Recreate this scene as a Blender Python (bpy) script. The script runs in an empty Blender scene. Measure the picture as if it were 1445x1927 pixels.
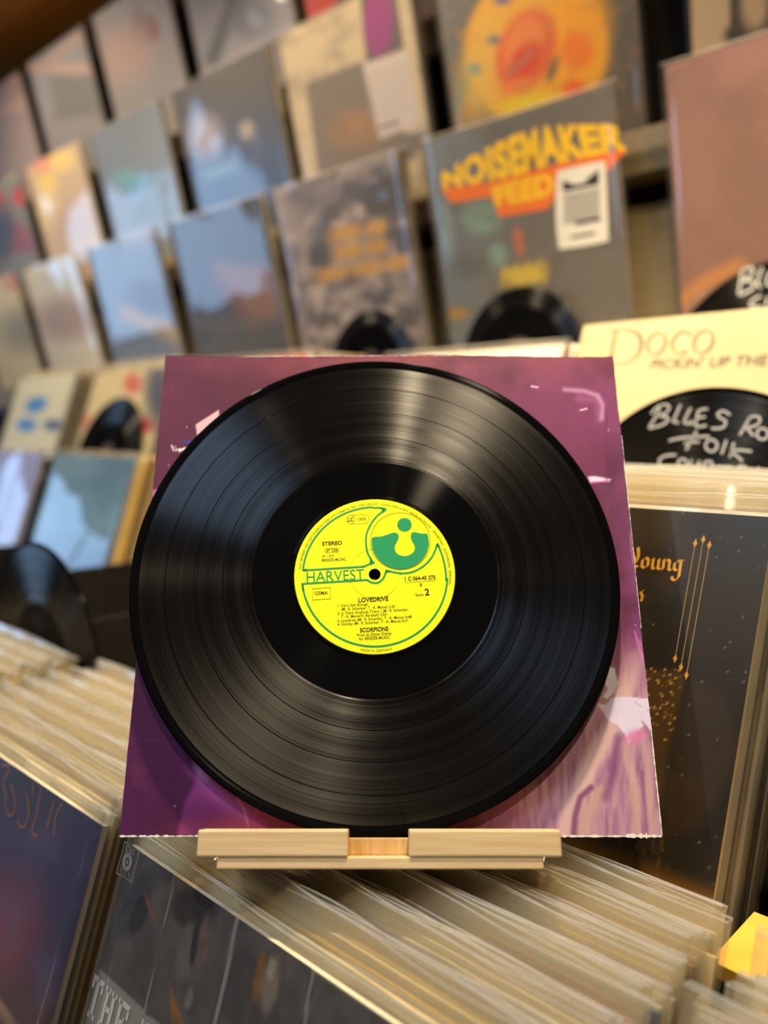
import bpy, math, random
import numpy as np
from mathutils import Matrix, Vector

# ------------------------------------------------------------------ camera
W, H = 1445, 1927
FPX = 1560.0                      # focal length in photo pixels
CAMZ = 1.25                       # eye height above the floor
PITCH = math.atan(153 / FPX)
C46, S46 = math.cos(math.radians(46)), math.sin(math.radians(46))
scene = bpy.context.scene
col = scene.collection
fwd = Vector((-C46 * math.cos(PITCH), S46 * math.cos(PITCH), -math.sin(PITCH)))
right = Vector((S46, C46, 0.0))
upv = right.cross(fwd)
CAMP = Vector((0, 0, CAMZ))
cam_d = bpy.data.cameras.new('camera')
cam = bpy.data.objects.new('camera', cam_d)
col.objects.link(cam)
cam.matrix_world = Matrix(((right.x, upv.x, -fwd.x, 0), (right.y, upv.y, -fwd.y, 0),
                           (right.z, upv.z, -fwd.z, CAMZ), (0, 0, 0, 1)))
cam_d.sensor_fit = 'VERTICAL'
cam_d.lens = 28.0
cam_d.sensor_height = 28.0 * H / FPX
cam_d.sensor_width = 28.0 * W / FPX
cam_d.clip_start = 0.02
cam_d.dof.use_dof = True
cam_d.dof.focus_distance = 0.497
cam_d.dof.aperture_fstop = 2.9
scene.camera = cam

# ------------------------------------------------------------------ world, light, exposure
wd = bpy.data.worlds.new('world'); scene.world = wd; wd.use_nodes = True
wd.node_tree.nodes['Background'].inputs[0].default_value = (0.55, 0.72, 1.0, 1)
wd.node_tree.nodes['Background'].inputs[1].default_value = 0.6
vs = scene.view_settings
vs.view_transform = 'Standard'; vs.look = 'None'; vs.gamma = 1.0; vs.use_curve_mapping = False
vs.exposure = 0.25
scene.cycles.transparent_max_bounces = 12
scene.cycles.max_bounces = 4
scene.cycles.diffuse_bounces = 2
scene.cycles.glossy_bounces = 3
scene.cycles.transmission_bounces = 3
scene.cycles.caustics_reflective = False
scene.cycles.caustics_refractive = False

WARM = (1.0, 0.80, 0.52)
def lamp(name, kind, loc, energy, color, target=None, **kw):
    d = bpy.data.lights.new(name, kind)
    d.energy = energy; d.color = color
    for k, v in kw.items(): setattr(d, k, v)
    o = bpy.data.objects.new(name, d); col.objects.link(o)
    o.location = loc
    if target is not None:
        o.rotation_euler = (Vector(target) - Vector(loc)).to_track_quat('-Z', 'Y').to_euler()
    return o
# ceiling spotlights of the shop (warm halogen)
lamp('ceiling_spot', 'SPOT', (-0.345, 0.545, 2.26), 84, WARM, (-0.33, 0.42, 1.0), spot_size=1.7, spot_blend=0.5, shadow_soft_size=0.03)
lamp('ceiling_spot', 'SPOT', (0.30, -0.10, 2.26), 24, WARM, (-0.45, 0.95, 1.3), spot_size=1.5, spot_blend=0.6, shadow_soft_size=0.03)
lamp('ceiling_spot', 'SPOT', (-1.10, 0.30, 2.26), 40, WARM, (-1.15, 0.95, 1.25), spot_size=1.9, spot_blend=0.6, shadow_soft_size=0.03)
lamp('ceiling_spot', 'SPOT', (-2.15, 0.20, 2.26), 38, WARM, (-2.1, 0.95, 1.5), spot_size=1.9, spot_blend=0.6, shadow_soft_size=0.03)
lamp('ceiling_spot', 'SPOT', (-1.0, -1.5, 2.26), 30, WARM, (-1.0, -1.2, 0.0), spot_size=2.4, spot_blend=0.8, shadow_soft_size=0.05)
# daylight through the shop window at the far end
lamp('window_daylight', 'AREA', (-5.02, -1.2, 1.42), 27, (0.36, 0.62, 1.0), (0, -0.3, 1.3), shape='RECTANGLE', size=1.5, size_y=0.95)
# cool white ceiling panel over the aisle
lamp('ceiling_panel', 'AREA', (-0.62, -0.52, 2.30), 14, (0.50, 0.70, 1.0), (-0.62, -0.52, 0.0), shape='RECTANGLE', size=0.6, size_y=0.6)

# ------------------------------------------------------------------ projection helpers
def ray(px, py):
    return fwd * 1.0 + right * ((px - W / 2) / FPX) - upv * ((py - H / 2) / FPX)
FR, RR, UR = np.array(fwd), np.array(right), np.array(upv)
CP = np.array(CAMP)
def project(P):
    d = np.asarray(P) - CP
    z = d @ FR
    return W / 2 + FPX * (d @ RR) / z, H / 2 - FPX * (d @ UR) / z

def lin(c):
    c = np.clip(np.asarray(c, float) / 255.0, 0, 1)
    return np.where(c <= 0.04045, c / 12.92, ((c + 0.055) / 1.055) ** 2.4)
def rgba(c):
    v = lin(c); return (float(v[0]), float(v[1]), float(v[2]), 1.0)

# ------------------------------------------------------------------ materials
def new_mat(name):
    m = bpy.data.materials.new(name); m.use_nodes = True
    nt = m.node_tree; nt.nodes.clear()
    out = nt.nodes.new('ShaderNodeOutputMaterial')
    return m, nt, nt.nodes, nt.links, out
def nd(nt, t, **kw):
    n = nt.nodes.new(t)
    for k, v in kw.items(): setattr(n, k, v)
    return n
def math_n(nt, op, a, b=None):
    n = nt.nodes.new('ShaderNodeMath'); n.operation = op
    for i, v in enumerate((a, b)):
        if v is None: continue
        if isinstance(v, (int, float)): n.inputs[i].default_value = v
        else: nt.links.new(v, n.inputs[i])
    return n.outputs[0]

def plain(name, c, rough=0.6, spec=0.3, noise=0.0, nscale=40, bump=0.0):
    m, nt, N, L, out = new_mat(name)
    b = nd(nt, 'ShaderNodeBsdfPrincipled'); L.new(b.outputs[0], out.inputs[0])
    b.inputs['Roughness'].default_value = rough; b.inputs['Specular IOR Level'].default_value = spec
    b.inputs['Base Color'].default_value = rgba(c)
    if noise or bump:
        tc = nd(nt, 'ShaderNodeTexCoord'); nz = nd(nt, 'ShaderNodeTexNoise'); nz.inputs['Scale'].default_value = nscale
        nz.inputs['Detail'].default_value = 2
        L.new(tc.outputs['Object'], nz.inputs['Vector'])
        if noise:
            mx = nd(nt, 'ShaderNodeMix', data_type='RGBA', blend_type='MULTIPLY'); mx.inputs[0].default_value = 1
            mx.inputs[6].default_value = rgba(c)
            rp = nd(nt, 'ShaderNodeMapRange'); L.new(nz.outputs[0], rp.inputs[0]); rp.inputs[3].default_value = 1 - noise; rp.inputs[4].default_value = 1 + noise
            L.new(rp.outputs[0], mx.inputs[7]); L.new(mx.outputs[2], b.inputs['Base Color'])
        if bump:
            bp = nd(nt, 'ShaderNodeBump'); bp.inputs['Strength'].default_value = bump; bp.inputs['Distance'].default_value = 0.001
            L.new(nz.outputs[0], bp.inputs['Height']); L.new(bp.outputs[0], b.inputs['Normal'])
    return m

def wood(name, c1, c2, scale=(4, 60, 60), rough=0.5):
    m, nt, N, L, out = new_mat(name)
    b = nd(nt, 'ShaderNodeBsdfPrincipled'); L.new(b.outputs[0], out.inputs[0])
    tc = nd(nt, 'ShaderNodeTexCoord'); mp = nd(nt, 'ShaderNodeMapping'); mp.inputs['Scale'].default_value = scale
    nz = nd(nt, 'ShaderNodeTexNoise'); nz.inputs['Scale'].default_value = 5; nz.inputs['Detail'].default_value = 4; nz.inputs['Roughness'].default_value = 0.65
    rp = nd(nt, 'ShaderNodeValToRGB'); rp.color_ramp.elements[0].position = 0.3; rp.color_ramp.elements[1].position = 0.7
    rp.color_ramp.elements[0].color = rgba(c1); rp.color_ramp.elements[1].color = rgba(c2)
    L.new(tc.outputs['Object'], mp.inputs[0]); L.new(mp.outputs[0], nz.inputs['Vector']); L.new(nz.outputs[0], rp.inputs[0])
    L.new(rp.outputs[0], b.inputs['Base Color']); b.inputs['Roughness'].default_value = rough
    bp = nd(nt, 'ShaderNodeBump'); bp.inputs['Strength'].default_value = 0.15; bp.inputs['Distance'].default_value = 0.001
    L.new(nz.outputs[0], bp.inputs['Height']); L.new(bp.outputs[0], b.inputs['Normal'])
    return m

def print_mat(name, rough=0.45, spec=0.35, grain=0.06, gscale=900, wear=0.0, bump=False):
    m, nt, N, L, out = new_mat(name)
    b = nd(nt, 'ShaderNodeBsdfPrincipled'); L.new(b.outputs[0], out.inputs[0])
    at = nd(nt, 'ShaderNodeVertexColor', layer_name='art')
    tc = nd(nt, 'ShaderNodeTexCoord'); nz = nd(nt, 'ShaderNodeTexNoise'); nz.inputs['Scale'].default_value = gscale; nz.inputs['Detail'].default_value = 1
    L.new(tc.outputs['Object'], nz.inputs['Vector'])
    rp = nd(nt, 'ShaderNodeMapRange'); L.new(nz.outputs[0], rp.inputs[0]); rp.inputs[3].default_value = 1 - grain; rp.inputs[4].default_value = 1 + grain
    mx = nd(nt, 'ShaderNodeMix', data_type='RGBA', blend_type='MULTIPLY'); mx.inputs[0].default_value = 1
    L.new(at.outputs[0], mx.inputs[6]); L.new(rp.outputs[0], mx.inputs[7])
    src = mx.outputs[2]
    if wear:   # small scuffs and scratches
        n2 = nd(nt, 'ShaderNodeTexNoise'); n2.inputs['Scale'].default_value = 260; n2.inputs['Detail'].default_value = 2
        mp = nd(nt, 'ShaderNodeMapping'); mp.inputs['Scale'].default_value = (1, 1, 0.45); L.new(tc.outputs['Object'], mp.inputs[0]); L.new(mp.outputs[0], n2.inputs['Vector'])
        cr = nd(nt, 'ShaderNodeValToRGB'); cr.color_ramp.elements[0].position = 0.73; cr.color_ramp.elements[1].position = 0.78
        L.new(n2.outputs[0], cr.inputs[0])
        ad = nd(nt, 'ShaderNodeMix', data_type='RGBA'); ad.inputs[7].default_value = (0.4, 0.36, 0.28, 1)
        L.new(math_n(nt, 'MULTIPLY', cr.outputs[0], wear), ad.inputs[0]); L.new(src, ad.inputs[6]); src = ad.outputs[2]
    L.new(src, b.inputs['Base Color'])
    b.inputs['Roughness'].default_value = rough; b.inputs['Specular IOR Level'].default_value = spec
    if not bump: return m
    n3 = nd(nt, 'ShaderNodeTexNoise'); n3.inputs['Scale'].default_value = 14; n3.inputs['Detail'].default_value = 4
    L.new(tc.outputs['Object'], n3.inputs['Vector'])
    bp = nd(nt, 'ShaderNodeBump'); bp.inputs['Strength'].default_value = 0.25; bp.inputs['Distance'].default_value = 0.002
    L.new(n3.outputs[0], bp.inputs['Height']); L.new(bp.outputs[0], b.inputs['Normal'])
    return m

def film_mat(name, milk=0.1, tint=(255, 240, 210), rough=0.12, refl=0.9, bscale=9.0, bstr=0.5):
    m, nt, N, L, out = new_mat(name)
    tc = nd(nt, 'ShaderNodeTexCoord'); nz = nd(nt, 'ShaderNodeTexNoise'); nz.inputs['Scale'].default_value = bscale; nz.inputs['Detail'].default_value = 1.5
    oi = nd(nt, 'ShaderNodeObjectInfo')
    va = nd(nt, 'ShaderNodeVectorMath', operation='ADD'); L.new(tc.outputs['Object'], va.inputs[0]); L.new(oi.outputs['Location'], va.inputs[1])
    L.new(va.outputs[0], nz.inputs['Vector'])
    bp = nd(nt, 'ShaderNodeBump'); bp.inputs['Strength'].default_value = bstr; bp.inputs['Distance'].default_value = 0.01
    L.new(nz.outputs[0], bp.inputs['Height'])
    tr = nd(nt, 'ShaderNodeBsdfTransparent'); tr.inputs[0].default_value = (0.97, 0.965, 0.95, 1)
    gl = nd(nt, 'ShaderNodeBsdfGlossy'); gl.inputs['Roughness'].default_value = rough; 
    if bscale < 10: L.new(bp.outputs[0], gl.inputs['Normal'])
    lw = nd(nt, 'ShaderNodeLayerWeight'); lw.inputs[0].default_value = 0.5
    f = math_n(nt, 'POWER', lw.outputs['Facing'], 4.0)
    f = math_n(nt, 'ADD', math_n(nt, 'MULTIPLY', f, 0.6 * refl), 0.05 * refl)
    m1 = nd(nt, 'ShaderNodeMixShader'); L.new(f, m1.inputs[0]); L.new(tr.outputs[0], m1.inputs[1]); L.new(gl.outputs[0], m1.inputs[2])
    df = nd(nt, 'ShaderNodeBsdfDiffuse'); df.inputs[0].default_value = rgba(tint)
    tl = nd(nt, 'ShaderNodeBsdfTranslucent'); tl.inputs[0].default_value = rgba(tint)
    m0 = nd(nt, 'ShaderNodeMixShader'); m0.inputs[0].default_value = 0.5; L.new(df.outputs[0], m0.inputs[1]); L.new(tl.outputs[0], m0.inputs[2])
    m2 = nd(nt, 'ShaderNodeMixShader'); m2.inputs[0].default_value = milk; L.new(m1.outputs[0], m2.inputs[1]); L.new(m0.outputs[0], m2.inputs[2])
    L.new(m2.outputs[0], out.inputs[0])
    return m

def objcolor_mat(name, rough=0.6):
    m, nt, N, L, out = new_mat(name)
    b = nd(nt, 'ShaderNodeBsdfPrincipled'); L.new(b.outputs[0], out.inputs[0])
    oi = nd(nt, 'ShaderNodeObjectInfo'); tc = nd(nt, 'ShaderNodeTexCoord')
    nz = nd(nt, 'ShaderNodeTexNoise'); nz.inputs['Scale'].default_value = 60; L.new(tc.outputs['Object'], nz.inputs['Vector'])
    rp = nd(nt, 'ShaderNodeMapRange'); L.new(nz.outputs[0], rp.inputs[0]); rp.inputs[3].default_value = 0.75; rp.inputs[4].default_value = 1.2
    mx = nd(nt, 'ShaderNodeMix', data_type='RGBA', blend_type='MULTIPLY'); mx.inputs[0].default_value = 1
    L.new(oi.outputs['Color'], mx.inputs[6]); L.new(rp.outputs[0], mx.inputs[7]); L.new(mx.outputs[2], b.inputs['Base Color'])
    b.inputs['Roughness'].default_value = rough
    return m

def vinyl_mat(name, warm=False):
    """black vinyl: grooves run round the disc, so the gloss is stretched across them"""
    m, nt, N, L, out = new_mat(name)
    b = nd(nt, 'ShaderNodeBsdfPrincipled'); L.new(b.outputs[0], out.inputs[0])
    tc = nd(nt, 'ShaderNodeTexCoord'); sp = nd(nt, 'ShaderNodeSeparateXYZ'); L.new(tc.outputs['Object'], sp.inputs[0])
    r = math_n(nt, 'SQRT', math_n(nt, 'ADD', math_n(nt, 'MULTIPLY', sp.outputs[0], sp.outputs[0]), math_n(nt, 'MULTIPLY', sp.outputs[2], sp.outputs[2])))
    n1 = nd(nt, 'ShaderNodeTexNoise', noise_dimensions='1D'); n1.inputs['Scale'].default_value = 900; n1.inputs['Detail'].default_value = 4; n1.inputs['Roughness'].default_value = 0.7
    L.new(r, n1.inputs['W'])
    # bands: dead wax is smooth, played grooves rough
    inner = math_n(nt, 'GREATER_THAN', r, 0.0765); outer = math_n(nt, 'LESS_THAN', r, 0.1465)
    gro = math_n(nt, 'MULTIPLY', inner, outer)
    gap = None
    for rr in (0.0945, 0.1125, 0.1305):
        d = math_n(nt, 'LESS_THAN', math_n(nt, 'ABSOLUTE', math_n(nt, 'SUBTRACT', r, rr)), 0.00028)
        gap = d if gap is None else math_n(nt, 'ADD', gap, d)
    gro = math_n(nt, 'MULTIPLY', gro, math_n(nt, 'SUBTRACT', 1.0, gap))
    n2 = nd(nt, 'ShaderNodeTexNoise'); n2.inputs['Scale'].default_value = 1500; n2.inputs['Detail'].default_value = 2; L.new(tc.outputs['Object'], n2.inputs['Vector'])
    n4 = nd(nt, 'ShaderNodeTexNoise', noise_dimensions='1D'); n4.inputs['Scale'].default_value = 160; n4.inputs['Detail'].default_value = 3; L.new(r, n4.inputs['W'])
    rg = math_n(nt, 'ADD', math_n(nt, 'MULTIPLY', n1.outputs[0], 0.12), math_n(nt, 'MULTIPLY', n4.outputs[0], 0.17))
    rough = math_n(nt, 'ADD', math_n(nt, 'MULTIPLY', gro, rg), 0.15)
    L.new(rough, b.inputs['Roughness'])
    tg = nd(nt, 'ShaderNodeTangent', direction_type='RADIAL', axis='Y'); L.new(tg.outputs[0], b.inputs['Tangent'])
    b.inputs['Anisotropic'].default_value = 1.0
    b.inputs['Anisotropic Rotation'].default_value = 0.25
    b.inputs['Base Color'].default_value = (0.003, 0.003, 0.0033, 1)
    sl = math_n(nt, 'ADD', 0.02, math_n(nt, 'MULTIPLY', gro, math_n(nt, 'ADD', math_n(nt, 'MULTIPLY', n1.outputs[0], 0.36), math_n(nt, 'MULTIPLY', n4.outputs[0], 0.22))))
    L.new(sl, b.inputs['Specular IOR Level'])
    bp = nd(nt, 'ShaderNodeBump'); bp.inputs['Strength'].default_value = 0.05; bp.inputs['Distance'].default_value = 0.0002
    hh = math_n(nt, 'ADD', n2.outputs[0], math_n(nt, 'MULTIPLY', n1.outputs[0], 0.35))
    L.new(math_n(nt, 'MULTIPLY', hh, gro), bp.inputs['Height']); L.new(bp.outputs[0], b.inputs['Normal'])
    return m

M = {
    'print': print_mat('printed_card'), 'print_gloss': print_mat('glossy_print', 0.3, 0.5),
    'inner': print_mat('printed_paper', 0.5, 0.22, 0.07, 1200, 0.0, True),
    'worn': print_mat('worn_print', 0.35, 0.4, 0.1, 700, 0.35),
    'card': plain('card_edge', (225, 210, 180), 0.8, 0.2, 0.15, 200),
    'dark_card': plain('dark_card_edge', (70, 58, 44), 0.8, 0.2, 0.2, 200),
    'stack': objcolor_mat('sleeve_card'),
    'film': film_mat('clear_sleeve', 0.04, (235, 230, 225), 0.05, 0.8, 4.0, 0.9),
    'film_stack': film_mat('milky_sleeve', 0.15, (255, 240, 200), 0.10, 1.1, 14.0, 0.4),
    'film_edge': film_mat('sleeve_rim', 0.85, (255, 250, 236), 0.2, 0.9, 30.0, 0.3),  # whitish rim colour stands in for the highlight along the film tops
    'vinyl': vinyl_mat('vinyl'),
    'bamboo': wood('bamboo', (206, 174, 124), (228, 202, 154), (3, 50, 60), 0.42),
    'bamboo_end': wood('bamboo_end', (178, 138, 82), (212, 174, 116), (70, 50, 2), 0.5),
    'blackwood': plain('black_board', (30, 26, 20), 0.6, 0.3, 0.3, 30),
    'lipwood': wood('light_board', (214, 176, 96), (236, 204, 128), (5, 60, 60), 0.5),
    'olive': wood('olive_board', (112, 98, 70), (134, 118, 86), (4, 40, 40), 0.6),
    'ceil': wood('brown_board', (190, 104, 14), (226, 136, 24), (3, 30, 30), 0.45),
    'wall': plain('plaster', (196, 186, 170), 0.9, 0.1, 0.06, 8),
    'darkwall': plain('dark_panel', (34, 28, 20), 0.8, 0.2, 0.2, 10),
    'floor': wood('floor_board', (92, 66, 42), (128, 94, 60), (2, 20, 20), 0.45),
    'cardyellow': plain('yellow_card', (226, 182, 70), 0.7, 0.2, 0.08, 60),
    'yellow': plain('label_yellow', (240, 246, 0), 0.6, 0.25, 0.03, 300),
    'green': plain('print_green', (24, 150, 92), 0.6, 0.25),
    'ink': plain('print_ink', (58, 52, 12), 0.6, 0.25),
    'oliveink': plain('olive_ink', (122, 118, 18), 0.6, 0.25),
    'gold': plain('print_gold', (206, 148, 44), 0.4, 0.4, 0.12, 300),
    'marker': plain('silver_marker', (205, 205, 198), 0.45, 0.5, 0.15, 300),
    'greyink': plain('grey_print', (104, 98, 80), 0.6, 0.2),
    'palegrey': plain('pale_grey_print', (206, 198, 188), 0.5, 0.3, 0.1, 300),
    'blueink': plain('blue_print', (40, 78, 190), 0.6, 0.3),
    'paper': plain('torn_paper', (240, 232, 226), 0.8, 0.2, 0.06, 300),
    'yprint': plain('yellow_print', (255, 200, 28), 0.5, 0.3, 0.08, 60),
    'oprint': plain('orange_print', (244, 118, 34), 0.5, 0.3, 0.08, 60),
    'redprint': plain('red_print', (214, 62, 44), 0.5, 0.3),
    'sticker': plain('sticker_paper', (222, 214, 196), 0.5, 0.3),
    'stickerink': plain('sticker_ink', (58, 58, 52), 0.5, 0.3),
    'brassline': plain('pale_gold_print', (176, 140, 66), 0.4, 0.4),
}

# ------------------------------------------------------------------ mesh helpers
def link(name, me, parent=None, mats=()):
    for m in mats: me.materials.append(M[m] if isinstance(m, str) else m)
    o = bpy.data.objects.new(name, me); col.objects.link(o)
    if parent is not None: o.parent = parent
    return o
def mesh(name, v, f, smooth=False, fm=None):
    me = bpy.data.meshes.new(name)
    me.from_pydata([tuple(map(float, p)) for p in v], [], [tuple(map(int, q)) for q in f])
    if fm is not None: me.polygons.foreach_set('material_index', fm)
    if smooth: me.polygons.foreach_set('use_smooth', [True] * len(me.polygons))
    me.update()
    return me
def tag(o, label, cat, group=None):
    o['label'] = label; o['category'] = cat
    if group: o['group'] = group
    return o
def struct(o, label=None):
    o['kind'] = 'structure'
    if label: o['label'] = label
    return o
def empty(name, mat):
    o = bpy.data.objects.new(name, None); o.empty_display_size = 0.05
    col.objects.link(o); o.matrix_world = mat
    return o
BOXF = [(0, 3, 2, 1), (4, 5, 6, 7), (0, 1, 5, 4), (1, 2, 6, 5), (2, 3, 7, 6), (3, 0, 4, 7)]
def box(x0, x1, y0, y1, z0, z1):
    return [(x0, y0, z0), (x1, y0, z0), (x1, y1, z0), (x0, y1, z0), (x0, y0, z1), (x1, y0, z1), (x1, y1, z1), (x0, y1, z1)]
def boxo(name, b, mats, parent=None, bevel=0.0):
    me = mesh(name, box(*b), BOXF)
    if bevel:
        import bmesh
        bm = bmesh.new(); bm.from_mesh(me)
        bmesh.ops.bevel(bm, geom=bm.edges[:], offset=bevel, segments=2, affect='EDGES', profile=0.6)
        bm.to_mesh(me); bm.free()
    return link(name, me, parent, mats)

# frame of a thing that leans: local x along the rack, local z up its face, local -y out of its face
def lean_frame(X, Y, h, deg, yaw=0.0):
    return Matrix.Translation((X, Y, CAMZ + h)) @ Matrix.Rotation(math.radians(yaw), 4, 'Z') @ Matrix.Rotation(-math.radians(deg), 4, 'X')
def pix_local(mw, px, py, y=0.0):
    """photo pixel -> (x, z) on the local plane y = const of frame mw"""
    inv = mw.inverted()
    o = inv @ CAMP; d = inv.to_3x3() @ ray(px, py)
    t = (y - o.y) / d.y
    p = o + d * t
    return p.x, p.z

def fbm(x, y, seed=0, octv=4):
    rng = np.random.RandomState(seed)
    out = np.zeros_like(x, float); amp = 0.5; fr = 1.0
    for _ in range(octv):
        g = rng.rand(64, 64)
        xi = np.floor(x * fr).astype(int); yi = np.floor(y * fr).astype(int)
        xf = x * fr - xi; yf = y * fr - yi
        xf = xf * xf * (3 - 2 * xf); yf = yf * yf * (3 - 2 * yf)
        a = g[xi % 64, yi % 64]; b_ = g[(xi + 1) % 64, yi % 64]; c = g[xi % 64, (yi + 1) % 64]; d = g[(xi + 1) % 64, (yi + 1) % 64]
        out += amp * ((a * (1 - xf) + b_ * xf) * (1 - yf) + (c * (1 - xf) + d * xf) * yf)
        amp *= 0.5; fr *= 2.03
    return out / (1 - 0.5 ** octv)

class Art:
    """flat print, laid out in the pixels of the photograph"""
    def __init__(s, px, py, base):
        s.x, s.y = px, py
        s.C = np.ones((len(px), 3)) * np.array(base, float)
    def lay(s, c, a):
        a = np.clip(a, 0, 1)[:, None]; s.C = s.C * (1 - a) + np.array(c, float) * a; return s
    def ell(s, c, cx, cy, rx, ry, rot=0, soft=0.15, op=1.0):
        t = math.radians(rot); dx, dy = s.x - cx, s.y - cy
        d = np.hypot((dx * math.cos(t) + dy * math.sin(t)) / rx, (-dx * math.sin(t) + dy * math.cos(t)) / ry)
        return s.lay(c, op * np.clip((1 - d) / soft + 0.5, 0, 1))
    def seg(s, pts, closed=False):
        P = list(pts) + ([pts[0]] if closed else [])
        D = np.full(len(s.x), 1e9)
        for (x0, y0), (x1, y1) in zip(P[:-1], P[1:]):
            dx, dy = x1 - x0, y1 - y0
            t = np.clip(((s.x - x0) * dx + (s.y - y0) * dy) / (dx * dx + dy * dy + 1e-9), 0, 1)
            D = np.minimum(D, np.hypot(s.x - x0 - t * dx, s.y - y0 - t * dy))
        return D
    def poly(s, c, pts, soft=2.0, op=1.0):
        ins = np.zeros(len(s.x), bool)
        P = list(pts)
        for (x0, y0), (x1, y1) in zip(P, P[1:] + P[:1]):
            cr = ((y0 > s.y) != (y1 > s.y)) & (s.x < (x1 - x0) * (s.y - y0) / (y1 - y0 + 1e-12) + x0)
            ins ^= cr
        D = s.seg(P, True); sd = np.where(ins, -D, D)
        return s.lay(c, op * np.clip(0.5 - sd / soft, 0, 1))
    def line(s, c, pts, w, soft=1.5, op=1.0):
        return s.lay(c, op * np.clip((w / 2 - s.seg(pts)) / soft + 0.5, 0, 1))
    def noise(s, c, scale, seed, lo=0.5, hi=0.7, op=1.0, sx=1.0, sy=1.0):
        n = fbm((s.x + 4000) / scale * sx, (s.y + 4000) / scale * sy, seed)
        return s.lay(c, op * np.clip((n - lo) / (hi - lo), 0, 1))
    def grad(s, c, x0, y0, x1, y1, op=1.0):
        dx, dy = x1 - x0, y1 - y0
        return s.lay(c, op * np.clip(((s.x - x0) * dx + (s.y - y0) * dy) / (dx * dx + dy * dy), 0, 1))

def paint(o, front_n, fn):
    """store the printed colours of the first front_n vertices in a colour attribute"""
    me = o.data
    co = np.zeros(len(me.vertices) * 3); me.vertices.foreach_get('co', co); co = co.reshape(-1, 3)
    Mw = np.array(o.matrix_world if o.parent is None else o.parent.matrix_world @ o.matrix_basis)
    P = co @ Mw[:3, :3].T + Mw[:3, 3]
    px, py = project(P)
    C = np.ones((len(co), 4)); C[:, :3] = lin(fn(px, py).C)
    ca = me.color_attributes.new('art', 'FLOAT_COLOR', 'POINT')
    ca.data.foreach_set('color', C.ravel())

def cover_mesh(w, h, th, res):
    n = res + 1
    xs = np.linspace(-w / 2, w / 2, n); zs = np.linspace(0, h, n)
    v = [(x, 0.0, z) for z in zs for x in xs]
    f = []; fm = []
    for j in range(res):
        for i in range(res):
            a = j * n + i; f.append((a, a + 1, a + n + 1, a + n)); fm.append(0)
    b0 = len(v)
    v += box(-w / 2, w / 2, 0.00005, th, 0, h)
    for q in BOXF: f.append(tuple(b0 + k for k in q)); fm.append(1)
    return mesh('cover', v, f, fm=fm)

def film_mesh(w, h, th, seed=0, rim=0.0008, nx=14, slack=0.0):
    rng = random.Random(seed)
    hw = w / 2
    v = []; f = []; fm = []
    ph = [rng.uniform(0, 6.28) for _ in range(4)]
    zs = [0.0, 0.10, 0.20, 0.30, h - rim - 0.006, h - rim, h]
    for side in (0, 1):
        b0 = len(v)
        y0 = -0.0008 if side == 0 else th + 0.0008
        for k, z in enumerate(zs):
            for i in range(nx + 1):
                x = -hw + w * i / nx
                wob = slack * (math.sin(x * 30 + ph[side]) + 0.6 * math.sin(x * 71 + ph[2 + side])) * (1 if k >= 4 else 0.12)
                top = 0.0016 * math.sin(x * 17 + ph[side]) * slack / 0.002 if k >= 4 and slack else 0
                v.append((x, y0 + wob, z + top))
        for k in range(2 if (side and slack > 0.002) else 0, len(zs) - 1):
            for i in range(nx):
                a = b0 + k * (nx + 1) + i
                f.append((a, a + 1, a + nx + 2, a + nx + 1)); fm.append(1 if k == len(zs) - 2 else 0)
    m_ = len(zs) * (nx + 1)
    for k in range(len(zs) - 1):
        for i in (0, nx):
            a = k * (nx + 1) + i
            f.append((a, a + nx + 1, m_ + a + nx + 1, m_ + a)); fm.append(1 if k == len(zs) - 2 else 0)
    return mesh('plastic_sleeve', v, f, True, fm)

def album(name, label, cat, mw, fn, res=72, w=0.315, h=0.315, th=0.004, mat='print', edge='card', film='film', group=None, fh=0.008, fw=0.008):
    me = cover_mesh(w, h, th, res)
    o = link(name, me, None, (mat, edge)); o.matrix_world = mw
    tag(o, label, cat, group)
    bpy.context.view_layer.update()
    paint(o, (res + 1) ** 2, fn)
    if film:
        link('plastic_sleeve', film_mesh(w + fw, h + fh, th, sum(map(ord, label)) % 1000, slack=0.0012), o, (film, 'film_edge'))
    return o

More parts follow.
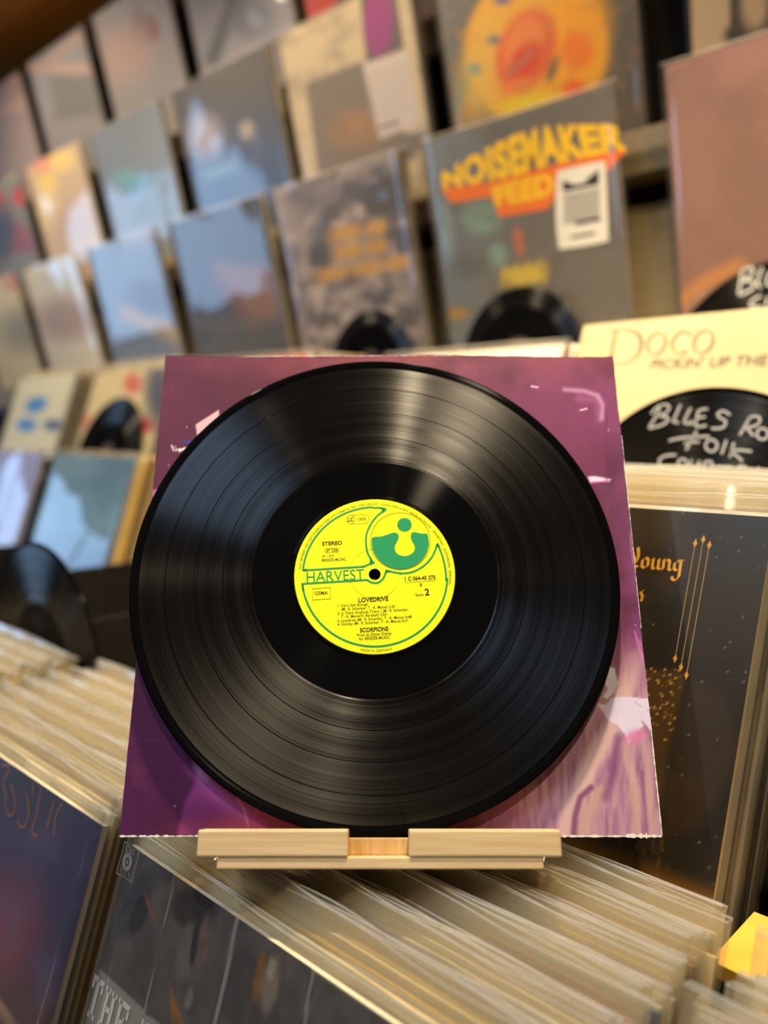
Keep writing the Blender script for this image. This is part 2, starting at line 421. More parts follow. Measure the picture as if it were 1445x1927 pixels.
# ---- flat lettering
_tc = {}
def text2d(body, shear=0.0, space=1.0, bold=0.0):
    k = (body, shear, space, bold)
    if k in _tc: return _tc[k]
    cu = bpy.data.curves.new('t', 'FONT'); cu.body = body; cu.size = 1.0; cu.shear = shear; cu.space_character = space; cu.resolution_u = 3; cu.offset = bold
    ob = bpy.data.objects.new('t', cu); col.objects.link(ob)
    dg = bpy.context.evaluated_depsgraph_get(); dg.update()
    me = ob.evaluated_get(dg).to_mesh()
    v = np.array([(p.co.x, p.co.y) for p in me.vertices]); f = [tuple(p.vertices) for p in me.polygons]
    ob.evaluated_get(dg).to_mesh_clear()
    bpy.data.objects.remove(ob); bpy.data.curves.remove(cu)
    _tc[k] = (v, f)
    return v, f
class Ink:
    """collects flat printed shapes on the local plane (x, z)"""
    def __init__(s): s.v = []; s.f = []
    def add(s, v, f):
        b = len(s.v); s.v += [tuple(p) for p in v]; s.f += [tuple(b + k for k in q) for q in f]
    def text(s, body, x, z, size, rot=0.0, shear=0.0, sx=1.0, align='L', width=None, space=1.0, bold=0.0):
        v, f = text2d(body, shear, space, bold); v = v.copy()
        if width: sx = width / ((v[:, 0].max() - v[:, 0].min()) * size)
        if align == 'C': v[:, 0] -= (v[:, 0].max() + v[:, 0].min()) / 2
        elif width: v[:, 0] -= v[:, 0].min()
        v[:, 0] *= size * sx; v[:, 1] *= size
        c, s_ = math.cos(rot), math.sin(rot)
        s.add([(x + a * c - b * s_, z + a * s_ + b * c) for a, b in v], f)
    def ribbon(s, pts, w, smooth=True, closed=False):
        P = catmull(pts, closed) if smooth else [tuple(p) for p in pts]
        n = len(P); L = []; R = []
        for i in range(n):
            a = P[(i - 1) % n] if closed else P[max(i - 1, 0)]; b = P[(i + 1) % n] if closed else P[min(i + 1, n - 1)]
            dx, dz = b[0] - a[0], b[1] - a[1]; l = math.hypot(dx, dz) or 1
            ww = w(i / (n - 1)) if callable(w) else w
            L.append((P[i][0] - dz / l * ww / 2, P[i][1] + dx / l * ww / 2)); R.append((P[i][0] + dz / l * ww / 2, P[i][1] - dx / l * ww / 2))
        v = L + R; f = [(n + i, n + i + 1, i + 1, i) for i in range(n - 1)]
        if closed: f.append((2 * n - 1, n, 0, n - 1))
        s.add(v, f)
    def nib(s, pts, nib):
        """broad pen stroke: the nib vector swept along the polyline"""
        nx, nz = nib[0] / 2, nib[1] / 2
        for a, b in zip(pts[:-1], pts[1:]):
            q = [(a[0] - nx, a[1] - nz), (a[0] + nx, a[1] + nz), (b[0] + nx, b[1] + nz), (b[0] - nx, b[1] - nz)]
            ar = sum(q[i][0] * q[(i + 1) % 4][1] - q[(i + 1) % 4][0] * q[i][1] for i in range(4))
            s.add(q if ar > 0 else q[::-1], [(0, 1, 2, 3)])
    def fill(s, pts):
        from mathutils.geometry import tessellate_polygon
        t = tessellate_polygon([[Vector((p[0], p[1], 0)) for p in pts]])
        s.add(pts, [tuple(q) for q in t])
    def disc(s, x, z, r, rz=None, n=40):
        s.fill([(x + r * math.cos(6.2832 * i / n), z + (rz or r) * math.sin(6.2832 * i / n)) for i in range(n)])
    def ring(s, x, z, r, w, n=48, rz=None):
        s.ribbon([(x + r * math.cos(6.2832 * i / n), z + (rz or r) * math.sin(6.2832 * i / n)) for i in range(n)], w, False, True)
    def rect(s, x0, z0, x1, z1): s.add([(x0, z0), (x1, z0), (x1, z1), (x0, z1)], [(0, 1, 2, 3)])
    def build(s, name, parent, mat, y=-0.0003):
        v = [(p[0], y, p[1]) for p in s.v]
        # all faces look out along -y
        f = []
        for q in s.f:
            A = 0
            for i in range(len(q)):
                a, b = s.v[q[i]], s.v[q[(i + 1) % len(q)]]; A += a[0] * b[1] - b[0] * a[1]
            f.append(q if A > 0 else q[::-1])
        return link(name, mesh(name, v, f), parent, (mat,))
def catmull(pts, closed=False, k=6):
    P = [tuple(p) for p in pts]; n = len(P); out = []
    for i in range(n if closed else n - 1):
        g = (lambda j: P[j % n]) if closed else (lambda j: P[min(max(j, 0), n - 1)])
        p0, p1, p2, p3 = g(i - 1), g(i), g(i + 1), g(i + 2)
        for t in range(k):
            u = t / k
            out.append(tuple(0.5 * (2 * p1[d] + (p2[d] - p0[d]) * u + (2 * p0[d] - 5 * p1[d] + 4 * p2[d] - p3[d]) * u * u + (3 * p1[d] - p0[d] - 3 * p2[d] + p3[d]) * u ** 3) for d in (0, 1)))
    if not closed: out.append(P[-1])
    return out

# ================================================================== the room
WALLY = 1.12
struct(boxo('floor', (-5.1, 3.0, -4.2, 1.2, -0.05, 0.0), ('floor',)))
struct(boxo('wall_back', (-5.1, 3.0, WALLY, WALLY + 0.08, 0.0, 2.5), ('darkwall',)))
struct(boxo('wall_front', (-5.1, 3.0, -4.28, -4.2, 0.0, 2.5), ('wall',)))
struct(boxo('wall_right', (3.0, 3.08, -4.2, 1.2, 0.0, 2.5), ('wall',)))
wl = bpy.data.objects.new('wall_left', None); col.objects.link(wl); struct(wl)
for b in ((-5.1, -5.0, -4.2, -2.0, 0, 2.5), (-5.1, -5.0, -0.4, 1.2, 0, 2.5), (-5.1, -5.0, -2.0, -0.4, 0, 0.9), (-5.1, -5.0, -2.0, -0.4, 1.95, 2.5)):
    boxo('wall_panel', b, ('wall',), wl)
win = bpy.data.objects.new('window_1', None); col.objects.link(win); struct(win)
for yy in (-2.0, -1.23, -0.46):
    boxo('window_frame', (-5.0, -4.95, yy, yy + 0.06, 0.9, 1.95), ('blackwood',), win)
for zz in (0.9, 1.9):
    boxo('window_frame', (-5.0, -4.95, -1.94, -0.46, zz, zz + 0.05), ('blackwood',), win)
cl = bpy.data.objects.new('ceiling', None); col.objects.link(cl); struct(cl)
for i in range(14):      # boards running along the wall
    y1 = WALLY - 0.40 * i
    boxo('ceiling_board', (-5.1, 3.0, y1 - 0.394, y1, CAMZ + 1.07, CAMZ + 1.10), ('ceil',), cl)
boxo('ceiling_backing', (-5.1, 3.0, -4.2, WALLY, CAMZ + 1.10, CAMZ + 1.12), ('darkwall',), cl)

# rails of the wall rack (each carries one row of covers)
ROWS = [(0.130, 1.060), (0.403, 1.078), (0.676, 1.096)]     # bottom height above the eye, bottom Y
for i, (h, y) in enumerate(ROWS):
    t = bpy.data.objects.new('trim_%d' % (i + 1), None); col.objects.link(t); struct(t, 'olive wooden rail of the wall rack')
    boxo('rail_board', (-4.6, 1.6, y - (0.0226 if i == 0 else 0.012), WALLY, CAMZ + h - 0.06, CAMZ + h - 0.001), ('olive',), t, 0.002)
t = bpy.data.objects.new('trim_4', None); col.objects.link(t); struct(t, 'olive panel behind the lowest row of covers')
boxo('backing_panel', (-4.6, 1.6, WALLY - 0.02, WALLY, CAMZ + 0.05, CAMZ + 0.31), ('olive',), t)

# ================================================================== tiered record rack
rack = bpy.data.objects.new('record_rack', None); col.objects.link(rack); rack.location = (-1.6, 0.5, 0)
tag(rack, 'long stepped black record rack in three tiers below the wall covers', 'rack')
def rk(name, b, m, bev=0.0015):
    bb = (b[0] + 1.6, b[1] + 1.6, b[2] - 0.5, b[3] - 0.5, b[4] + CAMZ, b[5] + CAMZ)
    return boxo(name, bb, (m,), rack, bev)
RX0, RX1 = -3.6, 1.0
rk('shelf_board', (RX0, RX1, 0.10, 0.424, -0.585, -0.567), 'blackwood')
rk('front_board', (RX0, RX1, 0.085, 0.10, -0.70, -0.47), 'lipwood')
rk('front_board', (RX0, RX1, 0.424, 0.4335, -0.70, -0.292), 'blackwood')
rk('shelf_board', (RX0, RX1, 0.4335, 0.768, -0.372, -0.354), 'blackwood')
rk('front_board', (RX0, RX1, 0.768, 0.782, -0.372, -0.10), 'blackwood')
rk('shelf_board', (RX0, RX1, 0.782, 1.10, -0.194, -0.176), 'blackwood')
rk('plinth', (RX0, RX1, 0.12, 1.10, -1.25, -0.70), 'blackwood')
rk('plinth', (RX0, RX1, 0.45, 1.10, -0.70, -0.372), 'blackwood')
for x in (-2.285, -1.92, -1.565, -1.205, -0.85, -0.4925, -0.1470, 0.213, 0.56):
    rk('divider', (x - 0.003, x + 0.003, 0.10, 0.424, -0.567, -0.40), 'blackwood', 0)
for x in (-2.00, -1.622, -1.262, -0.905, -0.53, -0.148, 0.235, 0.60):
    rk('divider', (x - 0.003, x + 0.003, 0.492 if x == -0.148 else 0.4335, 0.768, -0.354, -0.22), 'blackwood', 0)
rk('divider', (-0.151, -0.145, 0.4335, 0.492, -0.354, -0.292), 'blackwood', 0)      # cut low under the card
for x in (-2.2, -1.79, -1.39, -0.945, -0.54, -0.19, 0.20):
    rk('divider', (x - 0.003, x + 0.003, 0.782, 1.09, -0.176, -0.06), 'blackwood', 0)

# ================================================================== stacks of plain records
random.seed(7)
LEAN = 18.4
plain_cover = mesh('stack_cover', box(-0.1575, 0.1575, 0, 0.0034, 0, 0.315), BOXF); plain_cover.materials.append(M['stack'])
plain_film = [film_mesh(0.3205, 0.325 + 0.0035 * ((k * 5) % 4), 0.0034, k, nx=28, slack=0.0021) for k in range(8)]
for m_ in plain_film: m_.materials.append(M['film_stack']); m_.materials.append(M['film_edge'])
PAL = {'cream': (226, 208, 160), 'yellow': (226, 188, 98), 'grey': (150, 142, 128), 'white': (238, 230, 210), 'black': (40, 36, 32),
       'brown': (128, 92, 54), 'olive': (124, 116, 72), 'mauve': (150, 116, 124), 'blue': (74, 88, 120), 'rust': (170, 96, 62)}
WGT = ['cream'] * 5 + ['yellow'] * 3 + ['grey'] * 4 + ['white'] * 4 + ['black'] * 3 + ['brown', 'olive', 'mauve', 'blue', 'rust', 'olive']
def stack(xc, y0, y1, h, count, where, group, yaw=0.0, film=True, jit=0.004, hj=0.004, pal=None, seq=None, lean=None):
    gap = (y1 - y0) / (count - 1)
    for k in range(count):
        y = y0 + gap * (k + (random.uniform(-0.06, 0.06) if gap > 0.006 else 0))
        cname = seq[k] if seq and k < len(seq) else random.choice(pal or WGT)
        o = bpy.data.objects.new('album_record', plain_cover); col.objects.link(o)
        c = lin(PAL[cname]) * random.uniform(0.8, 1.1)
        o.color = (c[0], c[1], c[2], 1)
        wob_ = 0.12 if film else 0.0
        o.matrix_world = lean_frame(xc + random.uniform(-jit, jit), y, h, (lean or LEAN) + random.uniform(-wob_, wob_), yaw + random.uniform(-wob_, wob_)) @ Matrix.Diagonal((1, 1, 1 + random.uniform(0, hj) / 0.315, 1))
        tag(o, '%s-edged record %s' % (cname, where), 'record', group)
        if film:
            p = bpy.data.objects.new('plastic_sleeve', plain_film[(k * 3 + int(abs(xc) * 50)) % 8]); col.objects.link(p); p.parent = o
B1 = -0.5656; B2 = -0.3527; B3 = -0.1747
# lowest tier
stack(-0.316, 0.1640, 0.3225, B1, 24, 'in the lowest-tier stack behind the grey cover with portraits', 'stack behind the portrait cover', jit=0.005, hj=0.005, pal=['cream', 'cream', 'cream', 'yellow', 'yellow', 'grey', 'white', 'white', 'black', 'blue', 'olive', 'yellow', 'mauve', 'brown', 'grey'])
stack(-0.668, 0.1640, 0.3225, B1, 26, 'in the lowest-tier stack behind the dark blue cover', 'stack behind the dark blue cover', pal=['cream', 'cream', 'yellow', 'yellow', 'white', 'grey', 'brown'])
stack(0.030, 0.1600, 0.318, B1, 18, 'in the loosely packed lowest-tier bin beside the yellow card', 'loose sleeves near the yellow card', jit=0.011, hj=0.012, pal=['grey', 'white', 'cream', 'blue', 'black', 'grey'])
stack(-1.03, 0.17, 0.306, B1, 23, 'in the lowest tier beyond the dark blue cover', 'far lowest-tier stack', pal=['cream', 'yellow', 'white', 'grey'])
# middle tier
stack(-0.3365, 0.4500, 0.645, B2, 28, 'in the middle tier behind the black gold-lettered cover', 'stack behind the black cover', jit=0.003, pal=['white', 'cream', 'grey', 'cream', 'black', 'blue', 'mauve', 'white'], seq=['white', 'mauve', 'white', 'white', 'blue', 'blue', 'white'])
stack(-1.4405, 0.630, 0.676, B2, 13, 'in the middle tier behind the teal cover', 'stack behind the teal cover', pal=['yellow', 'brown', 'yellow', 'cream', 'rust', 'olive'], film=False, hj=0.010)
stack(0.05, 0.505, 0.64, B2, 16, 'in the middle tier above the yellow card', 'middle stack above the yellow card', pal=['grey', 'blue', 'white', 'cream'])
# top tier
stack(-0.3675, 0.7960, 0.90, B3, 15, 'in the top tier behind the pale yellow cover', 'stack behind the pale yellow cover', pal=['white', 'cream'], film=False, hj=0.002)
stack(-0.7300, 0.7960, 0.88, B3, 12, 'in the top tier beside the pale yellow cover', 'top stack beside the pale yellow cover', pal=['white', 'cream', 'white'], film=False, hj=0.002, lean=25.5)
stack(-1.1630, 0.7960, 0.90, B3, 17, 'in the top tier behind the white cover with red lettering', 'stack behind the red-lettered cover', pal=['cream', 'yellow', 'white'], film=False, hj=0.002)
stack(-1.5850, 0.8010, 0.90, B3, 12, 'in the top tier behind the cream cover with red patches', 'stack behind the cream cover', pal=['cream', 'white'])
stack(-1.9850, 0.7960, 0.90, B3, 12, 'in the top tier behind the whitish grey cover', 'stack behind the whitish grey cover', pal=['cream', 'white'])

# ================================================================== the printed inner sleeve, the record and the bamboo stand
def camvec(x, y, z): return right * x + upv * y + fwd * z
ST = math.asin(0.3256)
B0 = CAMP + camvec(0.0040, -0.1844, 0.474)
Rv, Uv, Nv = camvec(1, 0, 0), camvec(0, math.cos(ST), math.sin(ST)), camvec(0, math.sin(ST), -math.cos(ST))
def sframe(x, u, n):
    o = B0 + Rv * x + Uv * u + Nv * n
    return Matrix(((Rv.x, -Nv.x, Uv.x, o.x), (Rv.y, -Nv.y, Uv.y, o.y), (Rv.z, -Nv.z, Uv.z, o.z), (0, 0, 0, 1)))

# ---- stand
stand = empty('record_stand', sframe(-0.0065, 0, 0))
tag(stand, 'small light bamboo display stand propping up the black record', 'stand')
boxo('base_board', (-0.0865, 0.0875, -0.0300, 0.036, -0.0160, -0.0102), ('bamboo',), stand, 0.0006)
boxo('rest_bar', (-0.090, 0.090, -0.0140, 0.020, -0.0101, -0.0012), ('bamboo_end',), stand, 0.0006)
for x0, x1 in ((-0.0975, -0.0168), (0.0160, 0.0975)):
    boxo('front_block', (x0, x1, -0.0310, -0.0142, -0.0101, 0.0036), ('bamboo',), stand, 0.0011)
boxo('back_plate', (-0.045, 0.045, 0.0026, 0.0086, -0.0011, 0.085), ('bamboo',), stand, 0.0008)

# ---- inner sleeve
def inner_art(px, py):
    a = Art(px, py, (92, 32, 52))
    a.grad((80, 30, 74), 400, 760, 330, 1480)
    a.grad((138, 76, 128), 780, 1000, 1290, 1120, 0.95)
    a.ell((148, 74, 84), 900, 668, 420, 46, 0, 1.2, 0.7)
    a.ell((140, 66, 118), 1040, 760, 190, 70, 8, 1.4, 0.6)
    a.noise((66, 24, 50), 90, 3, 0.42, 0.75, 0.5)
    a.noise((150, 76, 96), 60, 5, 0.62, 0.85, 0.35)
    # softly lit rounded shape, upper right
    a.poly((120, 52, 92), [(960, 735), (1115, 740), (1136, 762), (1141, 900), (1060, 905), (1000, 800)], 8, 0.65)
    a.line((234, 200, 226), [(1062, 733), (1100, 736), (1124, 744), (1134, 762), (1132, 788)], 5, 9, 0.75)
    a.line((210, 150, 200), [(1090, 750), (1125, 752), (1128, 790)], 10, 16, 0.35)
    a.line((245, 190, 225), [(1000, 727), (1012, 729)], 3, 1.5)
    a.line((240, 190, 225), [(1092, 772), (1104, 769)], 3, 2)
    a.poly((236, 214, 236), [(1106, 897), (1120, 896), (1136, 899), (1150, 902), (1146, 907), (1128, 906), (1110, 908)], 3)
    a.line((200, 96, 170), [(1112, 909), (1146, 905)], 3, 2, 0.8)
    a.line((90, 40, 78), [(1141, 770), (1141, 905)], 2, 3, 0.7)
    # upper left scraps
    a.poly((216, 176, 178), [(368, 799), (412, 771), (413, 792), (372, 826)], 2)
    a.line((240, 228, 226), [(323, 838), (327, 848)], 2.4, 1); a.line((240, 228, 226), [(330, 840), (332, 849)], 1.6, 1)
    a.line((236, 216, 208), [(338, 848), (348, 844), (364, 841)], 4.5, 1.5); a.ell((240, 228, 226), 337, 846, 2.2, 2.2)
    a.ell((176, 90, 150), 290, 928, 9, 7, -30)
    # lower left soft figure
    fig = [(374, 1440), (369, 1470), (348, 1508), (334, 1572), (700, 1572), (560, 1530), (470, 1490), (410, 1456)]
    a.poly((134, 58, 124), fig, 9)
    a.ell((196, 156, 200), 380, 1452, 22, 11, 60, 0.9, 0.8)
    a.ell((168, 90, 160), 412, 1492, 60, 16, 40, 1.3, 0.55)
    a.ell((96, 32, 80), 395, 1535, 52, 22, 10, 1.4, 0.6)
    a.line((232, 140, 190), [(446, 1502), (458, 1520), (464, 1542), (469, 1562)], 2.5, 2.5, 0.85)
    a.line((214, 120, 170), [(481, 1522), (481, 1530)], 2, 2, 0.8)
    a.ell((170, 70, 60), 470, 1572, 120, 30, 0, 1.2, 0.6)
    a.line((112, 56, 100), [(236, 1388), (280, 1392), (335, 1400)], 2, 4, 0.5)
    # lower right, folds of pale fabric
    fab = np.clip((px - 880) / 160, 0, 1) * np.clip((py - 1180) / 130, 0, 1)
    a.lay((184, 138, 162), fab)
    n = fbm(px / 7.0 + 40, py / 60.0 + 40, 11, 4)
    a.lay((122, 74, 116), fab * np.clip((n - 0.45) / 0.3, 0, 1) * 0.5)
    a.lay((206, 168, 160), fab * np.clip((0.5 - n) / 0.3, 0, 1) * 0.55)
    F = lambda c, pts, w, sf, op: a.lay(c, op * fab * np.clip((w / 2 - a.seg(pts)) / sf + 0.5, 0, 1))
    F((220, 184, 176), [(1196, 1240), (1178, 1300), (1150, 1370), (1112, 1440), (1076, 1520), (1060, 1576)], 34, 16, 0.85)
    F((208, 168, 158), [(1126, 1492), (1104, 1540), (1096, 1576)], 28, 14, 0.8)
    F((212, 176, 160), [(1172, 1400), (1192, 1470), (1200, 1576)], 16, 10, 0.7)
    F((206, 166, 160), [(1212, 1388), (1222, 1470), (1228, 1576)], 16, 10, 0.6)
    F((126, 76, 112), [(1112, 1482), (1092, 1500), (1082, 1535), (1079, 1576)], 11, 6, 0.85)
    F((128, 78, 118), [(1164, 1390), (1156, 1450), (1140, 1500)], 16, 14, 0.7)
    F((136, 86, 124), [(1208, 1450), (1214, 1520), (1218, 1576)], 4, 4, 0.7)
    a.poly((232, 224, 246), [(1144, 1253), (1157, 1258), (1162, 1285), (1156, 1303), (1143, 1315), (1134, 1312), (1143, 1298), (1139, 1285), (1141, 1265)], 2)
    a.poly((226, 214, 238), [(1122, 1324), (1140, 1326), (1152, 1312), (1185, 1311), (1224, 1316), (1230, 1350), (1228, 1380), (1206, 1352), (1210, 1366), (1199, 1378), (1183, 1400), (1176, 1382), (1160, 1363), (1145, 1357), (1132, 1336)], 2)
    a.ell((220, 128, 178), 1196, 1386, 20, 12, -20, 0.9, 0.85)
    a.line((140, 110, 150), [(1193, 1320), (1206, 1329)], 1.2, 1.2, 0.6); a.line((120, 90, 130), [(1218, 1336), (1226, 1341)], 1.2, 1.2, 0.6)
    a.line((236, 120, 196), [(1194, 1188), (1203, 1220), (1212, 1248)], 3, 3, 0.8)
    a.line((226, 150, 205), [(1204, 1205), (1213, 1240)], 1.6, 2, 0.8)
    a.line((214, 150, 190), [(1184, 1000), (1200, 1120), (1214, 1200)], 1.2, 1.5, 0.8)
    for k in range(60):   # creases and dust
        rr = random.Random(k); x, y = rr.uniform(240, 1230), rr.uniform(690, 1560)
        a.ell((214, 176, 196), x, y, 1.3, rr.uniform(1, 2.4), rr.uniform(0, 90), 0.8, 0.7)
    return a
RES = 380; SW = 0.3102; SH = 0.310
n = RES + 1
gx, gz = np.meshgrid(np.linspace(-0.5, 0.5, n), np.linspace(0, 1, n))
wob = 0.0007 * (fbm(gx * 40 + 50, gz * 40 + 50, 21, 3) - 0.5)
vx = gx * SW + wob * (np.abs(gx) > 0.497); vz = gz * SH + 1.6 * wob * ((gz < 0.003) | (gz > 0.997))
vz = vz + 0.0016 * gz * (gx + 0.5) + 0.0009 * gz * np.sin(gx * 9 + 1)
# rounded top corner on the right
vy = 0.0016 * np.sin(gx * 3.0 + 0.4) * gz + 0.002 * (fbm(gx * 3 + 20, gz * 3 + 20, 22, 2) - 0.5) * gz * 0.8
v = np.stack([vx, vy, vz], -1).reshape(-1, 3)
f = [(j * n + i, j * n + i + 1, (j + 1) * n + i + 1, (j + 1) * n + i) for j in range(RES) for i in range(RES)]
fm = [0] * len(f)
rim = [i for i in range(n)] + [j * n + n - 1 for j in range(1, n)] + [(n - 1) * n + i for i in range(n - 2, -1, -1)] + [j * n for j in range(n - 2, 0, -1)]
b0 = len(v); v2 = v[rim].copy(); v2[:, 1] += 0.0012
v = np.concatenate([v, v2])
for k in range(len(rim)):
    k2 = (k + 1) % len(rim); f.append((rim[k], b0 + k, b0 + k2, rim[k2])); fm.append(1)
f.append(tuple(range(b0, b0 + len(rim)))); fm.append(1)
sleeve = link('printed_inner_sleeve', mesh('printed_inner_sleeve', v, f, fm=fm), None, ('inner', 'paper'))
sleeve.matrix_world = sframe(0, -0.0010, 0.0)
tag(sleeve, 'worn maroon and purple printed paper sleeve standing behind the black record', 'record sleeve')
bpy.context.view_layer.update()
paint(sleeve, n * n, inner_art)
# torn white paper edges
rng = random.Random(5)
def torn(pts, wmin, wmax, seed):
    rng = random.Random(seed); ink = Ink(); P = []
    for (x0, z0), (x1, z1) in zip(pts[:-1], pts[1:]):
        k = max(2, int(math.hypot(x1 - x0, z1 - z0) / 0.0012))
        P += [(x0 + (x1 - x0) * i / k, z0 + (z1 - z0) * i / k) for i in range(k)]
    P.append(pts[-1])
    ws = [rng.uniform(wmin, wmax) for _ in P]
    L = []; R = []
    for i, p in enumerate(P):
        a, b = P[max(i - 1, 0)], P[min(i + 1, len(P) - 1)]; dx, dz = b[0] - a[0], b[1] - a[1]; l = math.hypot(dx, dz)
        L.append((p[0] - dz / l * ws[i], p[1] + dx / l * ws[i])); R.append((p[0] + dz / l * ws[i] * 0.6, p[1] - dx / l * ws[i] * 0.6))
    m_ = len(P); ink.add(L + R, [(m_ + i, m_ + i + 1, i + 1, i) for i in range(m_ - 1)])
    return ink
for pts_, w0, w1, sd_ in (([(-0.155, 0.0), (-0.105, 0.0002)], 0.0001, 0.0009, 1), ([(0.098, 0.0), (0.1545, 0.0)], 0.0002, 0.0010, 2), ([(0.1548, 0.001), (0.1547, 0.06)], 0.0002, 0.0006, 4),
                          ([(0.1549, 0.12), (0.1550, 0.25)], 0.00005, 0.0003, 6), ([(-0.10, 0.3098), (0.05, 0.3106)], 0.00002, 0.00025, 7), ([(0.134, 0.0002), (0.146, 0.0)], 0.0004, 0.0022, 3)):
    torn(pts_, w0, w1, sd_).build('torn_edge', sleeve, 'paper', -0.0006 if sd_ != 3 else -0.0010)
bi = Ink()
px0 = pix_local(sleeve.matrix_world, 345, 836); px1 = pix_local(sleeve.matrix_world, 372, 836)
bi.text('Seite', px0[0], px0[1], 0.0042, width=0.0108)
px0 = pix_local(sleeve.matrix_world, 345, 862); bi.text('L', px0[0], px0[1], 0.0034)
bi.build('lettering', sleeve, 'blueink', -0.0012)

# ---- the black record
def lathe(prof, seg=192):
    v = []; f = []
    for r, y in prof:
        for i in range(seg):
            t = 2 * math.pi * i / seg; v.append((r * math.cos(t), y, r * math.sin(t)))
    for k in range(len(prof) - 1):
        for i in range(seg):
            a, b = k * seg + i, k * seg + (i + 1) % seg
            f.append((a, b, b + seg, a + seg))
    return v, f
def record_profile(R, hole, th=0.0016):
    pr = [(hole, -0.0013), (0.0505 * R / 0.151, -0.0013), (0.0525 * R / 0.151, -0.0009), (0.0762 * R / 0.151, -0.0009), (0.0768 * R / 0.151, -0.0011)]
    if R > 0.12:
        for g in (0.0945, 0.1125, 0.1305):
            pr += [(g - 0.0003, -0.0011), (g - 0.0002, -0.00105), (g + 0.0002, -0.00105), (g + 0.0003, -0.0011)]
    pr += [(R - 0.0048, -0.0011), (R - 0.0035, -0.0014), (R - 0.0012, -0.0015), (R - 0.0002, -0.0010), (R, -0.0002), (R, 0.0002), (R - 0.0004, 0.0011), (R - 0.0035, 0.0012), (hole, 0.0012), (hole, -0.0013)]
    return pr
DC = (-0.0098, 0.1513, 0.0060)
DT = sframe(*DC) @ Matrix.Rotation(math.radians(1.5), 4, 'X').inverted()
disc = link('vinyl_record', mesh('vinyl_record', *lathe(record_profile(0.1525, 0.0037), 256)), None, ('vinyl',))
disc.matrix_world = DT
tag(disc, 'large black vinyl record with a yellow and green centre label', 'record')
lab = link('center_label', mesh('center_label', *lathe([(0.0037, -0.0016), (0.0154, -0.0016), (0.0157, -0.00145), (0.0162, -0.00145), (0.0165, -0.0016), (0.0498, -0.0016), (0.0501, -0.0013)], 128)), disc, ('yellow',))
lab['label'] = 'bright yellow paper label with green curves'
def Lb(zx, zy): return ((zx - 719) / 12370.0, -(zy - 668) / 12100.0)
TR = math.radians(3.3)
gr = Ink()
def flip(pts): return [Lb(*p) for p in pts]
def arcpts(a0, a1, r, k=24): return [(r * math.cos(math.radians(a0 + (a1 - a0) * i / k)), r * math.sin(math.radians(a0 + (a1 - a0) * i / k))) for i in range(k + 1)]
LW = 0.0012
gr.ribbon(arcpts(177, 92, 0.0448), LW, False)
gr.ribbon(flip([(700, 133), (745, 131), (785, 140), (772, 168), (735, 200), (690, 262), (656, 340), (650, 420), (664, 500), (690, 548), (694, 572), (668, 592), (630, 608)]), LW)
gr.fill(flip([(740, 126), (800, 132), (814, 142), (808, 156), (775, 178), (782, 150)])); gr.fill(flip([(684, 530), (700, 556), (722, 574), (714, 584), (686, 596), (680, 566)]))
gr.ribbon(flip([(636, 607), (170, 637)]), LW, False); gr.ribbon(flip([(168, 640), (180, 632), (200, 634)]), LW)
gr.ribbon(arcpts(187, 357, 0.0452, 60), LW, False)
gr.ribbon(flip([(1268, 720), (1266, 640), (1248, 540), (1222, 460), (1206, 430), (1192, 470), (1160, 535), (1100, 600), (1020, 645), (940, 660), (860, 650), (812, 640), (800, 668), (780, 705), (740, 734), (695, 730), (660, 711)]), LW)
gr.fill(flip([(1188, 470), (1202, 428), (1208, 414), (1218, 428), (1232, 462), (1210, 452)])); gr.fill(flip([(796, 668), (800, 640), (806, 626), (822, 640), (850, 648), (818, 654)]))
gr.ribbon(flip([(664, 711), (175, 741)]), LW, False); gr.ribbon(flip([(172, 740), (168, 760), (176, 800)]), LW)
# emblem
body = [(692, 392), (706, 372), (770, 366), (820, 350), (858, 336), (888, 338), (904, 356), (904, 382), (890, 412), (876, 446), (878, 482), (898, 508), (935, 522), (975, 520), (1012, 500), (1030, 468), (1026, 434), (1008, 402), (1000, 366), (1008, 340), (1030, 331), (1080, 342), (1126, 345), (1136, 362), (1140, 400)]
cx, cy = 918, 402
arc = [(cx + 226 * math.cos(math.radians(t)), cy + 226 * math.sin(math.radians(t))) for t in range(2, 179, 8)]
gr.fill(flip(catmull(body) + arc))
gr.disc(*Lb(952, 271), 57 / 12370)
x, z = Lb(1, 1)
gr.text('HARVEST', *Lb(198, 731), 0.0098, TR * 0.97, width=0.0358)
gr.build('emblem', lab, 'green', -0.00172)
bk = Ink()
bk.ring(*Lb(cx, cy), 234 / 12370, 0.00025, 96)
def T(s, x0, yb, x1, cap, bold=0, rot=TR):
    p = Lb(x0, yb)
    bk.text(s, p[0], p[1], cap / 12100 / 0.70, rot, width=(x1 - x0) / 12370, bold=0.028 if bold else 0.004)
T('STEREO', 308, 440, 465, 30, 1); T('ST', 343, 491, 373, 20, 1); T('33', 400, 487, 431, 20, 1)
bk.ring(*Lb(362, 480), 0.0028, 0.0002, 32, 0.0016); bk.ring(*Lb(412, 477), 0.0024, 0.0002, 32, 0.0016)
T('(P) 1979', 310, 536, 402, 18); T('BREEZE-MUSIC', 310, 568, 495, 22)
bk.ring(*Lb(530, 229), 0.0029, 0.0002, 32); bk.ribbon(flip([(530, 193), (640, 190), (668, 205), (668, 245), (640, 262), (530, 266)]), 0.0002)
T('LC', 506, 246, 552, 32, 1); T('1305', 580, 238, 647, 24)
bk.ribbon(flip([(245, 780), (383, 770), (384, 857), (246, 866)]), 0.0003, False, True); T('GEMA', 262, 829, 362, 28)
T('LOVEDRIVE', 597, 884, 825, 34, 1)
